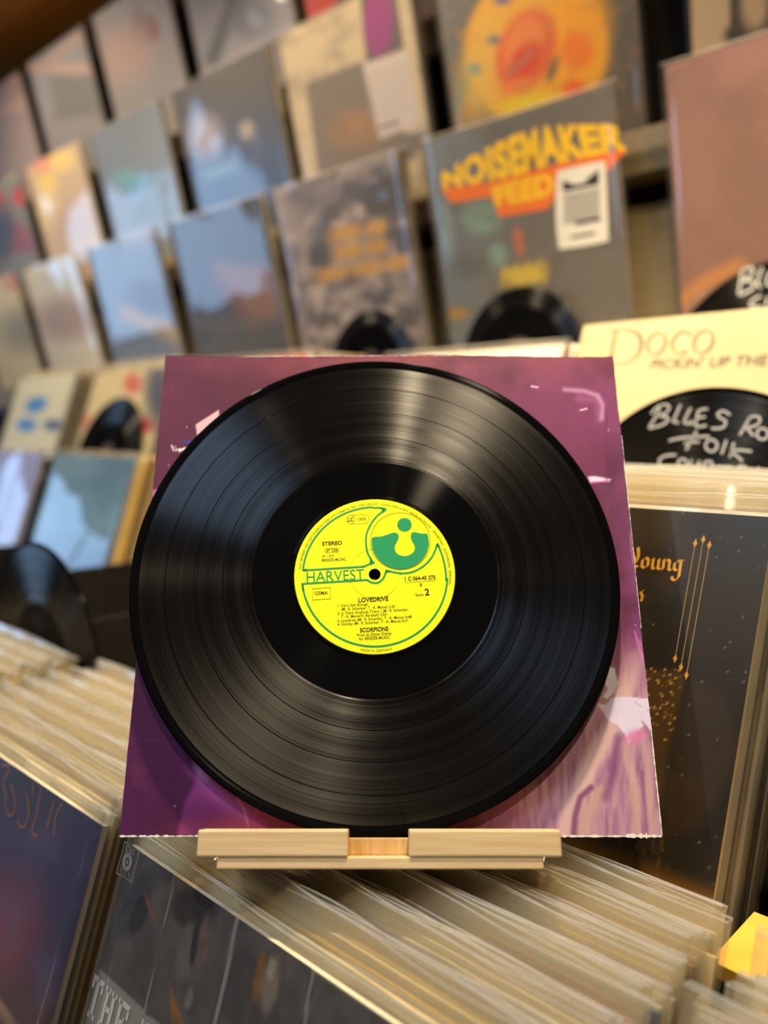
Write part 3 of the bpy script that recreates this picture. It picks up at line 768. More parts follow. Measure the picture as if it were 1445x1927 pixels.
for s, x0, yb, x1 in (("1. Can't Get Enough", 440, 920, 670), ('(M : R. Schenker, T : K. Meine) 2:35', 467, 947, 875), ('2. Is There Anybody There ? (M : R. Schenker,', 440, 978, 977),
                      ('T : K. Meine/H. Rarebell) 3:55', 467, 1004, 810), ('3. Lovedrive (M : R. Schenker, T : K. Meine) 4:48', 440, 1034, 1001), ('4. Holiday (M : R. Schenker, T : K. Meine) 6:31', 440, 1061, 972)):
    T(s, x0, yb, x1, 21)
T('SCORPIONS', 610, 1110, 825, 32, 1); T('Prod. by Dieter Dierks', 590, 1141, 848, 22); T('for BREEZE-MUSIC', 605, 1169, 835, 22)
T('1 C 064-45 275', 952, 718, 1188, 30, 1); bk.ribbon(flip([(950, 731), (1192, 718)]), 0.0002, False)
T('B', 1066, 761, 1084, 25); T('Seite', 1032, 838, 1092, 22); T('2', 1103, 830, 1139, 50, 1)
bk.build('lettering', lab, 'ink', -0.00172)
ar = Ink()
def arctext(s, a0, a1, r, cap, inward=False):
    v, f = text2d(s); v = v.copy(); x0, x1 = v[:, 0].min(), v[:, 0].max()
    t = (v[:, 0] - x0) / (x1 - x0); hgt = v[:, 1] * cap / 0.7
    an = np.radians(a0 + (a1 - a0) * t); rr = r - hgt if inward else r + hgt
    ar.add(list(zip(rr * np.cos(an), rr * np.sin(an))), f)
arctext('ALLE URHEBER UND LEISTUNGSSCHUTZRECHTE VORBEHALTEN   KEIN VERLEIH!   KEINE UNERLAUBTE VERVIELFÄLTIGUNG   VERMIETUNG   AUFFÜHRUNG   SENDUNG', 176, -8, 0.0462, 0.0015)
ar.build('rim_lettering', lab, 'oliveink', -0.00172); ar = Ink()
arctext('MADE IN GERMANY', 260, 283, 0.0485, 0.0015, True)
ar.build('rim_lettering', lab, 'oliveink', -0.00172)

# ================================================================== named covers in the rack
# grey cover with four portrait panels (front of the lowest tier)
def portrait_art(px, py):
    a = Art(px, py, (140, 132, 122))
    panels = [[(215, 1629), (330, 1642), (271, 1905), (182, 1816)], [(333, 1645), (443, 1721), (392, 1960), (276, 1912)], [(453, 1729), (585, 1822), (545, 2010), (408, 1975)], [(594, 1830), (760, 1950), (735, 2120), (560, 2020)]]
    panels[0] = [(231, 1583), (327, 1640), (269, 1897), (182, 1816)]
    panels[1] = [(333, 1645), (443, 1721), (383, 1995), (276, 1905)]
    panels[2] = [(453, 1729), (585, 1822), (545, 2060), (394, 2006)]
    for i, p in enumerate(panels):
        a.line((128, 120, 112), p + [p[0]], 7, 1.5, 0.9); a.line((60, 54, 50), p + [p[0]], 4, 1.2, 1); a.poly((84, 76, 70), p, 2)
    # loose, generic figures
    a.ell((96, 92, 88), 236, 1740, 28, 52, 12, 0.25); a.ell((60, 58, 60), 256, 1700, 22, 60, 20, 0.5, 0.8); a.ell((36, 34, 38), 262, 1720, 14, 40, 20, 0.4)
    a.line((140, 92, 50), [(272, 1680), (284, 1715), (296, 1745)], 6, 5, 0.8); a.ell((78, 74, 70), 285, 1790, 18, 60, 14, 0.5)
    msk = np.zeros(len(px))
    for p in panels:
        t_ = Art(px, py, (0, 0, 0)); t_.poly((1, 1, 1), p, 2); msk = np.maximum(msk, t_.C[:, 0])
    a.lay((46, 42, 40), msk * 0.45 * np.clip((fbm(px / 45 + 99, py / 70 + 99, 31) - 0.45) / 0.3, 0, 1))
    a.ell((44, 36, 32), 366, 1710, 40, 40, 20, 0.4); a.ell((96, 90, 84), 352, 1790, 17, 58, 10, 0.4, 0.9); a.ell((104, 80, 70), 384, 1770, 11, 48, 8, 0.4, 0.9); a.ell((34, 28, 30), 366, 1775, 6, 42, 8, 0.5)
    a.poly((150, 98, 34), [(318, 1845), (326, 1870), (345, 1927), (322, 1927)], 5, 0.8); a.ell((110, 104, 98), 355, 1880, 7, 20, 12, 0.5)
    a.ell((126, 86, 36), 487, 1840, 10, 50, 10, 0.4, 0.9); a.ell((124, 110, 92), 508, 1855, 16, 55, 8, 0.5, 0.9); a.ell((150, 140, 124), 510, 1825, 7, 20, 5, 0.6)
    a.lay((48, 42, 40), msk * 0.3 * np.clip((fbm(px / 14 + 99, py / 30 + 99, 32) - 0.5) / 0.3, 0, 1))
    return a
mw = lean_frame(-0.3165, 0.1555, B1, LEAN)
pc = album('album_record', 'grey album cover with four dark portrait panels in clear plastic', 'record', mw, portrait_art, 200, fh=0.010, film='film')
mwp = pc.matrix_world
ink = Ink()
p0 = Vector(pix_local(mwp, 160, 1906)); p1 = Vector(pix_local(mwp, 172, 1826)); p2 = Vector(pix_local(mwp, 241, 1896))
cap = (p1 - p0).length; ww = (p2 - p1).length / 3.15
def slab(rects, x):
    for (x0, z0, x1, z1) in rects: ink.rect(p0.x + x + x0 * ww, p0.y + z0 * cap, p0.x + x + x1 * ww, p0.y + z1 * cap)
slab([(.36, 0, .60, 1), (.05, .86, .92, 1), (.05, .68, .2, .9), (.77, .68, .92, .9), (.2, 0, .76, .13)], 0)
slab([(.14, 0, .36, 1), (.64, 0, .86, 1), (.3, .44, .7, .57), (.04, .87, .46, 1), (.04, 0, .46, .13), (.54, .87, .96, 1), (.54, 0, .96, .13)], ww * 1.05)
slab([(.14, 0, .36, 1), (.04, .87, .92, 1), (.78, .66, .92, .9), (.04, 0, .92, .13), (.78, .1, .92, .34), (.3, .44, .66, .57), (.58, .36, .68, .66)], ww * 2.1)
slab([(.14, 0, .36, 1), (.04, .87, .8, 1), (.04, 0, .8, .13), (.3, .44, .75, .57), (.72, .54, .92, .9), (.72, .1, .95, .48)], ww * 3.9)
ink.build('title_lettering', pc, 'palegrey', -0.0004)
ink = Ink(); PL = lambda x, y: pix_local(mwp, x, y)
ink.ribbon([PL(236, 1584), PL(263.6, 1599), PL(250, 1660), PL(220, 1643)], 0.0005, False, True)
c = PL(240.4, 1622); ink.ring(c[0], c[1], 0.0040, 0.0026); ink.disc(c[0], c[1], 0.0014)
ink.ribbon([PL(238, 1634), PL(234, 1650)], 0.0005, False); ink.ribbon([PL(240, 1634), PL(246, 1652)], 0.0005, False)
c = PL(236.5, 1600); ink.text('CBS', c[0], c[1], 0.0055, width=0.0105)
ink.build('emblem', pc, plain('dim_print', (176, 168, 160), 0.5, 0.3), -0.0004)

# dark blue cover, lowest tier
def blue_art(px, py):
    a = Art(px, py, (62, 56, 84)); a.ell((44, 50, 62), 40, 1450, 120, 60, 30, 1.2, 0.8)
    a.ell((52, 48, 78), 150, 1700, 60, 200, 14, 1.0, 0.8); a.ell((140, 62, 74), -10, 1770, 80, 110, 20, 1.2, 0.75); a.ell((92, 62, 52), 40, 1900, 90, 60, 20, 1.0, 0.6)
    a.noise((90, 80, 104), 60, 41, 0.55, 0.8, 0.5); a.line((150, 120, 110), [(0, 1890), (20, 1915)], 3, 3, 0.4)
    return a
bc = album('album_record', 'dark blue and purple album cover with thin gold lettering', 'record', lean_frame(-0.668, 0.1555, B1, LEAN), blue_art, 96, fh=0.010)
ink = Ink(); ZP = lambda x, y: pix_local(bc.matrix_world, x / 3.285, 1340 + y / 3.285)
for st in ([(15, 330), (60, 340), (20, 440)], [(75, 450), (98, 560), (85, 625), (60, 640), (45, 600)], [(20, 420), (40, 520), (30, 590)], [(165, 500), (182, 620), (160, 700), (130, 712), (112, 665)], [(210, 440), (205, 520)],
           [(258, 465), (228, 640), (200, 735), (228, 768), (238, 755)], [(335, 555), (292, 720)], [(388, 565), (350, 640), (335, 770)]):
    ink.ribbon([ZP(*p) for p in st], 0.0016)
ink.build('title_lettering', bc, plain('dull_gold_print', (140, 96, 58), 0.45, 0.4), -0.0004)

# black cover with gold blackletter (middle tier)
def black_art(px, py):
    a = Art(px, py, (36, 29, 20)); a.noise((30, 32, 24), 160, 51, 0.45, 0.7, 0.8); a.noise((66, 52, 34), 110, 52, 0.55, 0.85, 0.6)
    a.poly((84, 58, 22), [(1090, 1250), (1292, 1265), (1262, 1400), (1235, 1560), (1100, 1560)], 14, 0.7)
    a.poly((58, 42, 26), [(1296, 1280), (1360, 1300), (1395, 1420), (1320, 1560), (1240, 1580), (1262, 1400)], 26, 0.6)
    a.poly((190, 122, 26), [(1040, 1560), (1250, 1650), (1380, 1700), (1380, 1760), (1000, 1700)], 50, 0.75)  # warm amber glow painted into the lower part of the cover
    rr = random.Random(9)
    for k in range(150):
        x = rr.gauss(1248, 26); y = rr.uniform(1258, 1392)
        if x < 1292 - (y - 1258) * 0.2: a.ell((196, 150, 60), x, y, rr.uniform(0.7, 2.2), rr.uniform(0.7, 2.0), 0, 0.6, 0.9)
    for k in range(26):
        x = rr.uniform(1090, 1260); y = rr.uniform(1575, 1640); a.line((140, 100, 40), [(x, y), (x + rr.uniform(-4, 4), y + rr.uniform(6, 24))], 2, 4, 0.5)
    for k in range(120):
        x = rr.uniform(1180, 1440); y = rr.uniform(960, 1700); a.ell((140, 128, 104), x, y, rr.uniform(0.6, 1.4), rr.uniform(0.6, 2.6), rr.uniform(0, 180), 0.8, 0.6)
    a.line((170, 150, 110), [(1180, 938), (1445, 962)], 2, 3, 0.6)
    return a
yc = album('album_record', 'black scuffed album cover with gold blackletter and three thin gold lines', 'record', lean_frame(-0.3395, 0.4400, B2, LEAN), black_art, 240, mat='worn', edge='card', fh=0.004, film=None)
MY = yc.matrix_world
ink = Ink()
q0 = Vector(pix_local(MY, 1203, 1069.5)); q1 = Vector(pix_local(MY, 1284, 1077.5)); q2 = Vector(pix_local(MY, 1206, 1045.5))
xh = (q2 - q0).length * 0.92; step_ = (q1 - q0).length / 4.0; rx = Vector((1, 0)) if True else None
dirx = (q1 - q0).normalized(); dirz = Vector((-dirx.y, dirx.x))
def BL(k, strokes):
    for s_ in strokes:
        ink.nib([tuple(q0 + dirx * (k * step_ + p[0] * step_ * 1.02) + dirz * (p[1] * xh)) for p in s_], (step_ * 0.24, xh * 0.17))
oo = [[(.2, .75), (.2, .22), (.48, .04)], [(.2, .75), (.48, .97), (.74, .76), (.74, .24), (.48, .04)]]
BL(0, oo)
BL(1, [[(.06, .82), (.2, .95), (.2, .2), (.38, .05), (.7, .24)], [(.58, .84), (.72, .95), (.72, .18), (.92, .06)]])
BL(2, [[(.06, .82), (.2, .95), (.2, .12)], [(.1, .02), (.3, .14)], [(.2, .72), (.5, .97), (.72, .8), (.72, .18), (.92, .06)]])
BL(3, [[(.2, .72), (.2, .26), (.46, .08), (.72, .26)], [(.2, .72), (.5, .97), (.72, .84)], [(.66, .98), (.74, .88), (.74, -.36), (.5, -.72), (.2, -.62), (.1, -.42)], [(.74, .95), (.95, .98)]])
BL(-1, [[(.55, 1.75), (.66, 1.45), (.74, .9), (.56, .4)], [(.4, .2), (.85, .1)], [(.1, 1.3), (.3, .9), (.56, .6)]])
ink.build('title_lettering', yc, 'gold', -0.0003); ink = Ink()
for dx_, dy_ in ((0, 0), (3, 9)):
    s0 = Vector(pix_local(MY, 1204 + dx_, 1116 + dy_)); ink.nib([tuple(s0), tuple(s0 + Vector((0.0018, 0.0012)))], (0.0012, 0.0016)); 
s0 = Vector(pix_local(MY, 1207, 1132)); s1 = Vector(pix_local(MY, 1209, 1122)); s2 = Vector(pix_local(MY, 1206, 1114)); s3 = Vector(pix_local(MY, 1213, 1110)); ink.nib([tuple(s0), tuple(s1), tuple(s2), tuple(s3)], (0.0016, 0.0008))
ink.build('title_lettering', yc, 'gold', -0.0003)
for t_, b_ in (((1308.4, 1022.5), (1270.7, 1238.9)), ((1323.6, 1015.5), (1281.6, 1255.2)), ((1335, 1026.4), (1292, 1270.5))):
    for (x, y) in (t_, b_):
        q = pix_local(MY, x, y); ink = Ink(); ink.fill([(q[0], q[1] + 0.0032), (q[0] - 0.0009, q[1] + 0.0008), (q[0] - 0.0015, q[1]), (q[0] - 0.0009, q[1] - 0.0008), (q[0], q[1] - 0.0032), (q[0] + 0.0009, q[1] - 0.0008), (q[0] + 0.0015, q[1]), (q[0] + 0.0009, q[1] + 0.0008)])
        ink.build('gold_diamond', yc, 'gold', -0.0003)
for t_, b_ in (((1308.4, 1022.5), (1270.7, 1238.9)), ((1323.6, 1015.5), (1281.6, 1255.2)), ((1335, 1026.4), (1292, 1270.5))):
    ink = Ink(); ink.ribbon([pix_local(MY, *t_), pix_local(MY, *b_)], 0.00042, False); ink.build('gold_line', yc, 'brassline', -0.0003)

# pale yellow cover (top tier)
def doco_art(px, py):
    a = Art(px, py, (204, 186, 134)); a.noise((190, 172, 116), 150, 61, 0.5, 0.8, 0.5)
    return a
dc = album('album_record', 'pale yellow album cover with grey capital lettering', 'record', lean_frame(-0.3675, 0.7860, B3, LEAN), doco_art, 40, film=None)
DZ = lambda x, y: pix_local(dc.matrix_world, 1100 + x / 4.188, 570 + y / 4.188)
ink = Ink(); wv = 0.0031
ink.ribbon([DZ(246, 216), DZ(224, 350), DZ(196, 486)], wv * 1.25, False)
ink.ribbon([DZ(*p) for p in ((165, 222), (260, 212), (350, 214), (420, 246), (448, 310), (430, 390), (370, 455), (290, 482), (180, 490))], lambda t: wv * (0.35 + 1.15 * math.exp(-((t - 0.5) / 0.22) ** 2)))
def oval(cx, cy, rx_, ry_, a0=0, a1=360, tilt=14):
    pts = []
    for i in range(41):
        t = math.radians(a0 + (a1 - a0) * i / 40); x, y = rx_ * math.cos(t), -ry_ * math.sin(t)
        c, s_ = math.cos(math.radians(tilt)), math.sin(math.radians(tilt)); pts.append(DZ(cx + x - y * s_ * 0.9, cy + y))
    def wf(t):
        an = math.radians(a0 + (a1 - a0) * t); return wv * (0.4 + 0.75 * abs(math.cos(an + 0.35)))
    ink.ribbon(pts, wf, False)
oval(568, 322, 70, 86); oval(770, 314, 76, 88, 38, 318); oval(938, 308, 74, 90)
ink.ribbon([DZ(838, 228), DZ(830, 262)], wv * 0.6, False)
c0, c1 = DZ(512, 524), DZ(1445, 492)
ink.text("PICKIN' UP THE", c0[0], c0[1], 0.0165, math.atan2(c1[1] - c0[1], c1[0] - c0[0]), 0.12, width=(c1[0] - c0[0]), bold=0.02)
ink.build('title_lettering', dc, 'greyink', -0.0004)

# round genre signs made from old records
def sign(label, X, Y, h, R, yaw=0.0, tilt=0.0):
    mwd = lean_frame(X, Y, h, tilt)
    o = link('genre_record', mesh('genre_record', *lathe(record_profile(R, 0.0036), 128)), None, ('vinyl',)); o.matrix_world = mwd
    lb = link('center_label', mesh('center_label', *lathe([(0.0036, -0.0016), (0.032, -0.0016), (0.0322, -0.0012)], 48)), o, (plain('sign_label', (60, 48, 36), 0.6),))
    tag(o, label, 'sign', 'genre signs made of records')
    bpy.context.view_layer.update()
    return o
sg = sign('black record sign with silver handwriting Blues Rock Folk Country', -0.3180, 0.7655, -0.111, 0.151)
ink = Ink(); SZ = lambda x, y: pix_local(sg.matrix_world, 1100 + x / 4.188, 570 + y / 4.188, -0.0016)
mkw = 0.0020
def scr(pts): ink.ribbon([SZ(*p) for p in pts], mkw)
def rng_(cx, cy, r): ink.ribbon([SZ(cx + r * math.cos(i * 0.5236), cy + r * math.sin(i * 0.5236)) for i in range(12)], mkw, True, True)
for st in ([(602, 800), (566, 890), (505, 985)], [(525, 875), (580, 815), (640, 800), (668, 825), (640, 868), (590, 890), (650, 900), (655, 930), (600, 965), (505, 988)],
           [(757, 800), (718, 890), (700, 935), (745, 942)], [(838, 826), (800, 900), (788, 940), (820, 950), (850, 920), (882, 850)], [(884, 846), (852, 920), (845, 962)],
           [(972, 835), (905, 848), (885, 910), (880, 972), (962, 966)], [(898, 905), (952, 896)], [(1148, 884), (1095, 852), (1050, 872), (1065, 905), (1112, 932), (1095, 978), (1040, 990), (998, 986)],
           [(1302, 902), (1265, 970), (1222, 1042)], [(1290, 906), (1345, 892), (1384, 912), (1360, 962), (1285, 985), (1300, 1010), (1332, 1052)],
           [(1560, 985), (1500, 1000), (1485, 1050), (1520, 1090), (1570, 1080)], [(1640, 980), (1600, 1110)], [(1720, 1010), (1620, 1050), (1700, 1120)],
           [(665, 1086), (740, 1068), (850, 1056), (985, 1052)], [(884, 1008), (850, 1070), (800, 1160)], [(785, 1108), (840, 1098), (905, 1094)],
           [(1118, 1080), (1098, 1140), (1080, 1192)], [(1178, 1100), (1160, 1160), (1145, 1218)], [(1318, 1170), (1230, 1160), (1152, 1168), (1200, 1205), (1245, 1248)],
           [(722, 1198), (640, 1204), (590, 1238), (600, 1288), (665, 1302)], [(845, 1235), (832, 1285), (870, 1300), (908, 1245), (898, 1305)], [(935, 1310), (950, 1255), (1000, 1255), (1008, 1315)],
           [(1040, 1288), (1165, 1292)], [(1108, 1292), (1098, 1350)], [(1200, 1350), (1215, 1290), (1262, 1288), (1272, 1310)], [(1310, 1300), (1330, 1340)], [(1375, 1295), (1310, 1400)]):
    scr(st)
rng_(1402, 1032, 44); rng_(1000, 1124, 46); rng_(772, 1264, 34)
ink.build('handwriting', sg, 'marker', -0.0019)
sg2 = sign('black record sign with silver handwriting on the rail below the brown cover', -0.348, 1.0362, 0.049, 0.151)
ink = Ink(); SZ = lambda x, y: pix_local(sg2.matrix_world, 1180 + x / 3.011, y / 3.011, -0.0016); mkw = 0.0024
for st in ([(655, 1525), (640, 1610), (632, 1672)], [(640, 1540), (700, 1515), (715, 1545), (660, 1590), (705, 1590), (715, 1630), (640, 1672)], [(765, 1515), (740, 1600), (760, 1630)], [(810, 1540), (790, 1600), (830, 1620), (850, 1550)], [(900, 1560), (880, 1620)],
           [(760, 1675), (715, 1700), (700, 1735), (760, 1740)], [(800, 1680), (785, 1740)]):
    scr(st)
ink.build('handwriting', sg2, 'marker', -0.0019)
sign('plain black record sign below the dark cover with yellow arched title', -0.7220, 1.0362, 0.106, 0.105)
sign('plain black record sign below the grey collage cover', -1.034, 1.0362, 0.108, 0.100)
sign('plain black record sign among the cream covers of the top tier', -1.586, 0.7845 + 0.125 * math.sin(math.radians(LEAN)), B3 + 0.125 * math.cos(math.radians(LEAN)), 0.125, tilt=LEAN)
sign('plain black record sign standing below the teal cover', -0.990, 0.4226, -0.285, 0.151)
sign('dark record sign on the middle board beyond the teal cover', -1.42, 0.4226, -0.285, 0.151)

# the plastic tops under the stand are pressed down by its base
bpy.context.view_layer.update()
inv_ = stand.matrix_world.inverted()
for o in list(col.objects):
    if o.name.startswith('plastic_sleeve') and o.parent and (o.parent == pc or o.parent.get('group') == 'stack behind the portrait cover'):
        me = o.data = o.data.copy(); mo = o.parent.matrix_world; toS = inv_ @ mo
        r_ = toS.to_3x3() @ Vector((0, 0, 1))
        for vt in me.vertices:
            p = toS @ vt.co
            if abs(p.x) < 0.102 and -0.045 < p.y < 0.051 and p.z > -0.0163: vt.co.z -= (p.z + 0.0163) / r_.z

# other named covers of the rack
def simple(base, *ops):
    def fn(px, py):
        a = Art(px, py, base)
        for o in ops: getattr(a, o[0])(*o[1:])
        return a
    return fn
album('album_record', 'teal album cover with dark lower edge in the middle tier', 'record', lean_frame(-1.4405, 0.622, B2, LEAN),
      simple((96, 132, 150), ('noise', (70, 104, 124), 60, 71, 0.4, 0.7, 0.8), ('grad', (30, 36, 44), 120, 990, 120, 1090, 0.95), ('line', (130, 140, 160), [(85, 830), (85, 900)], 16, 10, 0.5)), 48, h=0.325)  # pale streak paints the window's reflection into the cover colour
album('album_record', 'lavender album cover in the middle tier beyond the teal cover', 'record', lean_frame(-1.803, 0.622, B2, LEAN),
      simple((140, 146, 196), ('grad', (150, 130, 150), 0, 900, 0, 1050, 0.9)), 24, h=0.325)
album('album_record', 'white album cover with blurred red lettering in the top tier', 'record', lean_frame(-1.1630, 0.7860, B3, LEAN),
      simple((206, 196, 176), *[('ell', (214, 70, 50), 424 + 13.5 * k, 668, 5.5, 10, 10, 0.6, 0.95) for k in range(12) if k != 5]), 64)
album('album_record', 'plain white album cover in the top tier beside the pale yellow cover', 'record', lean_frame(-0.7300, 0.7860, B3, 25.5), simple((236, 228, 206), ('noise', (222, 206, 176), 60, 72, 0.5, 0.8)), 24)
album('album_record', 'cream album cover with red patches and a dark corner in the top tier', 'record', lean_frame(-1.5850, 0.7910, B3, LEAN),
      simple((206, 190, 146), ('ell', (200, 96, 80), 250, 722, 16, 18, 0, 0.8), ('ell', (190, 60, 50), 270, 800, 20, 14, 0, 0.8), ('ell', (70, 72, 84), 300, 740, 26, 60, 0, 0.9), ('ell', (214, 90, 66), 140, 790, 26, 16, 0, 0.7)), 48)
album('album_record', 'whitish grey album cover with blue print in the top tier', 'record', lean_frame(-1.9850, 0.7860, B3, LEAN),
      simple((204, 204, 186), ('ell', (60, 130, 210), 68, 762, 20, 14, -20, 0.7), ('ell', (60, 130, 210), 50, 800, 18, 12, 0, 0.7), ('ell', (60, 80, 130), 100, 800, 16, 10, 0, 0.9)), 48, h=0.323)  # blue and dark blue ovals in the lower part
# small yellow card lying on the tier behind the loose sleeves
cardo = boxo('divider_card', (-0.166, -0.02, 0.4245, 0.488, CAMZ - 0.2920, CAMZ - 0.2840), ('cardyellow',), None)
tag(cardo, 'plain yellow card lying flat beside the black gold-lettered cover', 'card')

# ================================================================== covers on the wall
WL = -14.0
COLS = [-0.3245, -0.7095, -1.0775, -1.4275, -1.7975, -2.1675, -2.5375, -2.9]
def wall(r, c, label, fn, res=56, edge='card', th=0.004, dx=0.0, film='film'):
    h, y = ROWS[r]
    return album('wall_album', label, 'record', lean_frame(COLS[c] + dx, y, h, WL), fn, res, edge=edge, th=th, film=film, fh=0.004, fw=0.012)
# lowest row
wall(0, 0, 'plain brownish mauve album cover on the lowest wall rail', simple((150, 110, 96), ('grad', (172, 126, 116), 1350, 300, 1350, 100, 0.8), ('noise', (132, 98, 84), 120, 81, 0.45, 0.8, 0.7), ('line', (214, 140, 70), [(1280, 570), (1320, 535), (1390, 500)], 26, 20, 0.7)), 48, th=0.008)
def noisy_art(px, py):
    a = Art(px, py, (112, 104, 96)); a.grad((120, 130, 136), 1000, 450, 830, 450, 0.8)
    a.ell((132, 160, 140), 905, 410, 36, 30, 0, 0.8); a.ell((130, 156, 142), 935, 480, 18, 22, 0, 0.8); a.ell((150, 170, 170), 842, 430, 9, 60, -6, 1.0, 0.7)
    a.ell((206, 110, 80), 976, 455, 9, 26, -8, 0.8)
    for k in range(8):
        x = 948 + k * 11; a.ell((206, 176, 66), x, 522 - 2 * k + 6 * (k % 2), 7, 22, 8, 0.7)
    a.ell((196, 150, 54), 858, 590, 24, 11, -8, 0.5)
    a.noise((92, 84, 78), 50, 82, 0.5, 0.8, 0.5)
    return a
nc = wall(0, 1, 'dark grey album cover with a yellow arched title and a white sticker', noisy_art, 80)
NZ = lambda x, y: pix_local(nc.matrix_world, 810 + x / 3.705, 220 + y / 3.705)
def warp_text(ink, s, top, bot):
    """letters between an upper and a lower curve given in photo pixels"""
    v, f = text2d(s, 0, 1.06, 0.055); x0, x1 = v[:, 0].min(), v[:, 0].max(); z1 = v[:, 1].max(); z0 = v[:, 1].min()
    tx, ty = [p[0] for p in top], [p[1] for p in top]; bx, by = [p[0] for p in bot], [p[1] for p in bot]
    out = []
    for x, z in v:
        t = (x - x0) / (x1 - x0); u = (z - z0) / (z1 - z0)
        k = np.linspace(0, 1, len(tx)); kb = np.linspace(0, 1, len(bx))
        X = np.interp(t, k, tx) * u + np.interp(t, kb, bx) * (1 - u); Y = np.interp(t, k, ty) * u + np.interp(t, kb, by) * (1 - u)
        out.append(NZ(X, Y))
    ink.add(out, f)
ink = Ink()
ink.fill([NZ(*p) for p in ((70, 500), (150, 600), (425, 555), (480, 700), (820, 640), (870, 560), (880, 420), (1240, 380), (1370, 230), (1250, 240), (840, 340), (400, 460))])
ink.build('title_shadow', nc, 'oprint', -0.0003)
ink = Ink()
for d in (0,):
    warp_text(ink, 'NOISEMAKER', [(75 + d, 390), (300 + d, 260), (560 + d, 130), (760 + d, 60), (1000 + d, 50), (1365, 45)], [(90 + d, 510), (330 + d, 470), (590 + d, 420), (800 + d, 350), (1060 + d, 290), (1365, 230)])
    warp_text(ink, 'FEED', [(425 + d, 490), (650 + d, 430), (860, 385)], [(460 + d, 630), (660 + d, 590), (860, 545)])
ink.build('title_lettering', nc, 'yprint', -0.0006)
sk = Ink(); sk.fill([NZ(*p) for p in catmull([(885, 400), (900, 375), (1180, 312), (1220, 330), (1235, 600), (1240, 820), (1220, 870), (930, 920), (895, 890), (875, 640)], True)])
sko = sk.build('sticker', nc, 'sticker', -0.0009)
sk = Ink()
sk.fill([NZ(*p) for p in ((925, 490), (1178, 440), (1178, 470), (925, 520))]); sk.fill([NZ(*p) for p in ((922, 440), (960, 455), (1000, 470), (1005, 490), (925, 505))]); sk.fill([NZ(*p) for p in ((1085, 440), (1175, 365), (1178, 455), (1090, 470))])
for k in range(8):
    y = 545 + 27 * k; sk.fill([NZ(*p) for p in ((930, y), (1185, y - 48), (1185, y - 38), (930, y + 10))])
sk.fill([NZ(*p) for p in ((1010, 735), (1187, 700), (1187, 722), (1010, 755))]); sk.fill([NZ(*p) for p in ((980, 830), (1150, 800), (1150, 818), (980, 848))])
sk.build('sticker_print', nc, 'stickerink', -0.0012)
def collage(px, py):
    a = Art(px, py, (150, 136, 132)); a.noise((92, 86, 84), 34, 83, 0.46, 0.6, 0.9); a.noise((186, 170, 160), 26, 84, 0.55, 0.7, 0.8)
    a.poly((86, 80, 76), [(675, 350), (775, 325), (785, 385), (740, 390), (715, 410), (690, 410)], 10, 0.95); a.ell((110, 130, 160), 720, 367, 10, 9)
    a.ell((84, 80, 80), 598, 480, 20, 24, 0, 0.6); a.ell((86, 78, 82), 760, 455, 14, 24, 0, 0.8)
    a.noise((90, 88, 108), 40, 85, 0.5, 0.7, 0.5)
    rr = random.Random(3)
    for (x0, y0, x1, y1, nn) in ((612, 445, 728, 425, 9), (620, 478, 728, 462, 9), (590, 522, 768, 492, 14)):
        for k in range(nn):
            t = (k + 0.5) / nn; a.ell((204, 148, 62), x0 + (x1 - x0) * t, y0 + (y1 - y0) * t, (x1 - x0) / nn * 0.46, 15, 0, 0.7, 0.92 if (k * 7) % 5 else 0.45)
    return a
wall(0, 2, 'grey collage album cover with three lines of yellow lettering', collage, 80, th=0.014)
wall(0, 3, 'dark album cover with an orange brown picture on the lowest rail', simple((72, 72, 78), ('poly', (134, 98, 76), [(400, 495), (510, 500), (530, 600), (470, 610)], 24, 0.95), ('line', (120, 70, 66), [(400, 520), (450, 580), (480, 620)], 18, 14, 0.8), ('poly', (104, 96, 86), [(370, 600), (470, 590), (540, 620), (400, 640)], 20, 0.6)), edge='card', th=0.012)
wall(0, 4, 'slate blue album cover with a tan diagonal on the lowest rail', simple((110, 124, 146), ('line', (190, 160, 118), [(240, 590), (300, 615), (350, 640)], 30, 24, 0.9), ('ell', (84, 78, 92), 280, 560, 40, 30, 20, 0.9, 0.8), ('ell', (160, 150, 150), 250, 430, 60, 30, 0, 0.9, 0.8)))
wall(0, 5, 'pale grey album cover with a red spot on the lowest rail', simple((222, 212, 190), ('ell', (176, 80, 74), 158, 520, 11, 22, -15, 0.8), ('ell', (204, 206, 198), 115, 520, 36, 34, 0, 0.9), ('ell', (176, 150, 140), 120, 600, 50, 40, 0, 0.9), ('line', (170, 160, 90), [(185, 560), (215, 640)], 20, 16, 0.8)))
wall(0, 6, 'cream album cover with a salmon patch on the lowest rail', simple((228, 212, 170), ('ell', (222, 150, 124), 32, 530, 26, 16, -10, 0.8), ('ell', (160, 154, 130), 50, 620, 46, 40, 0, 1.0)))
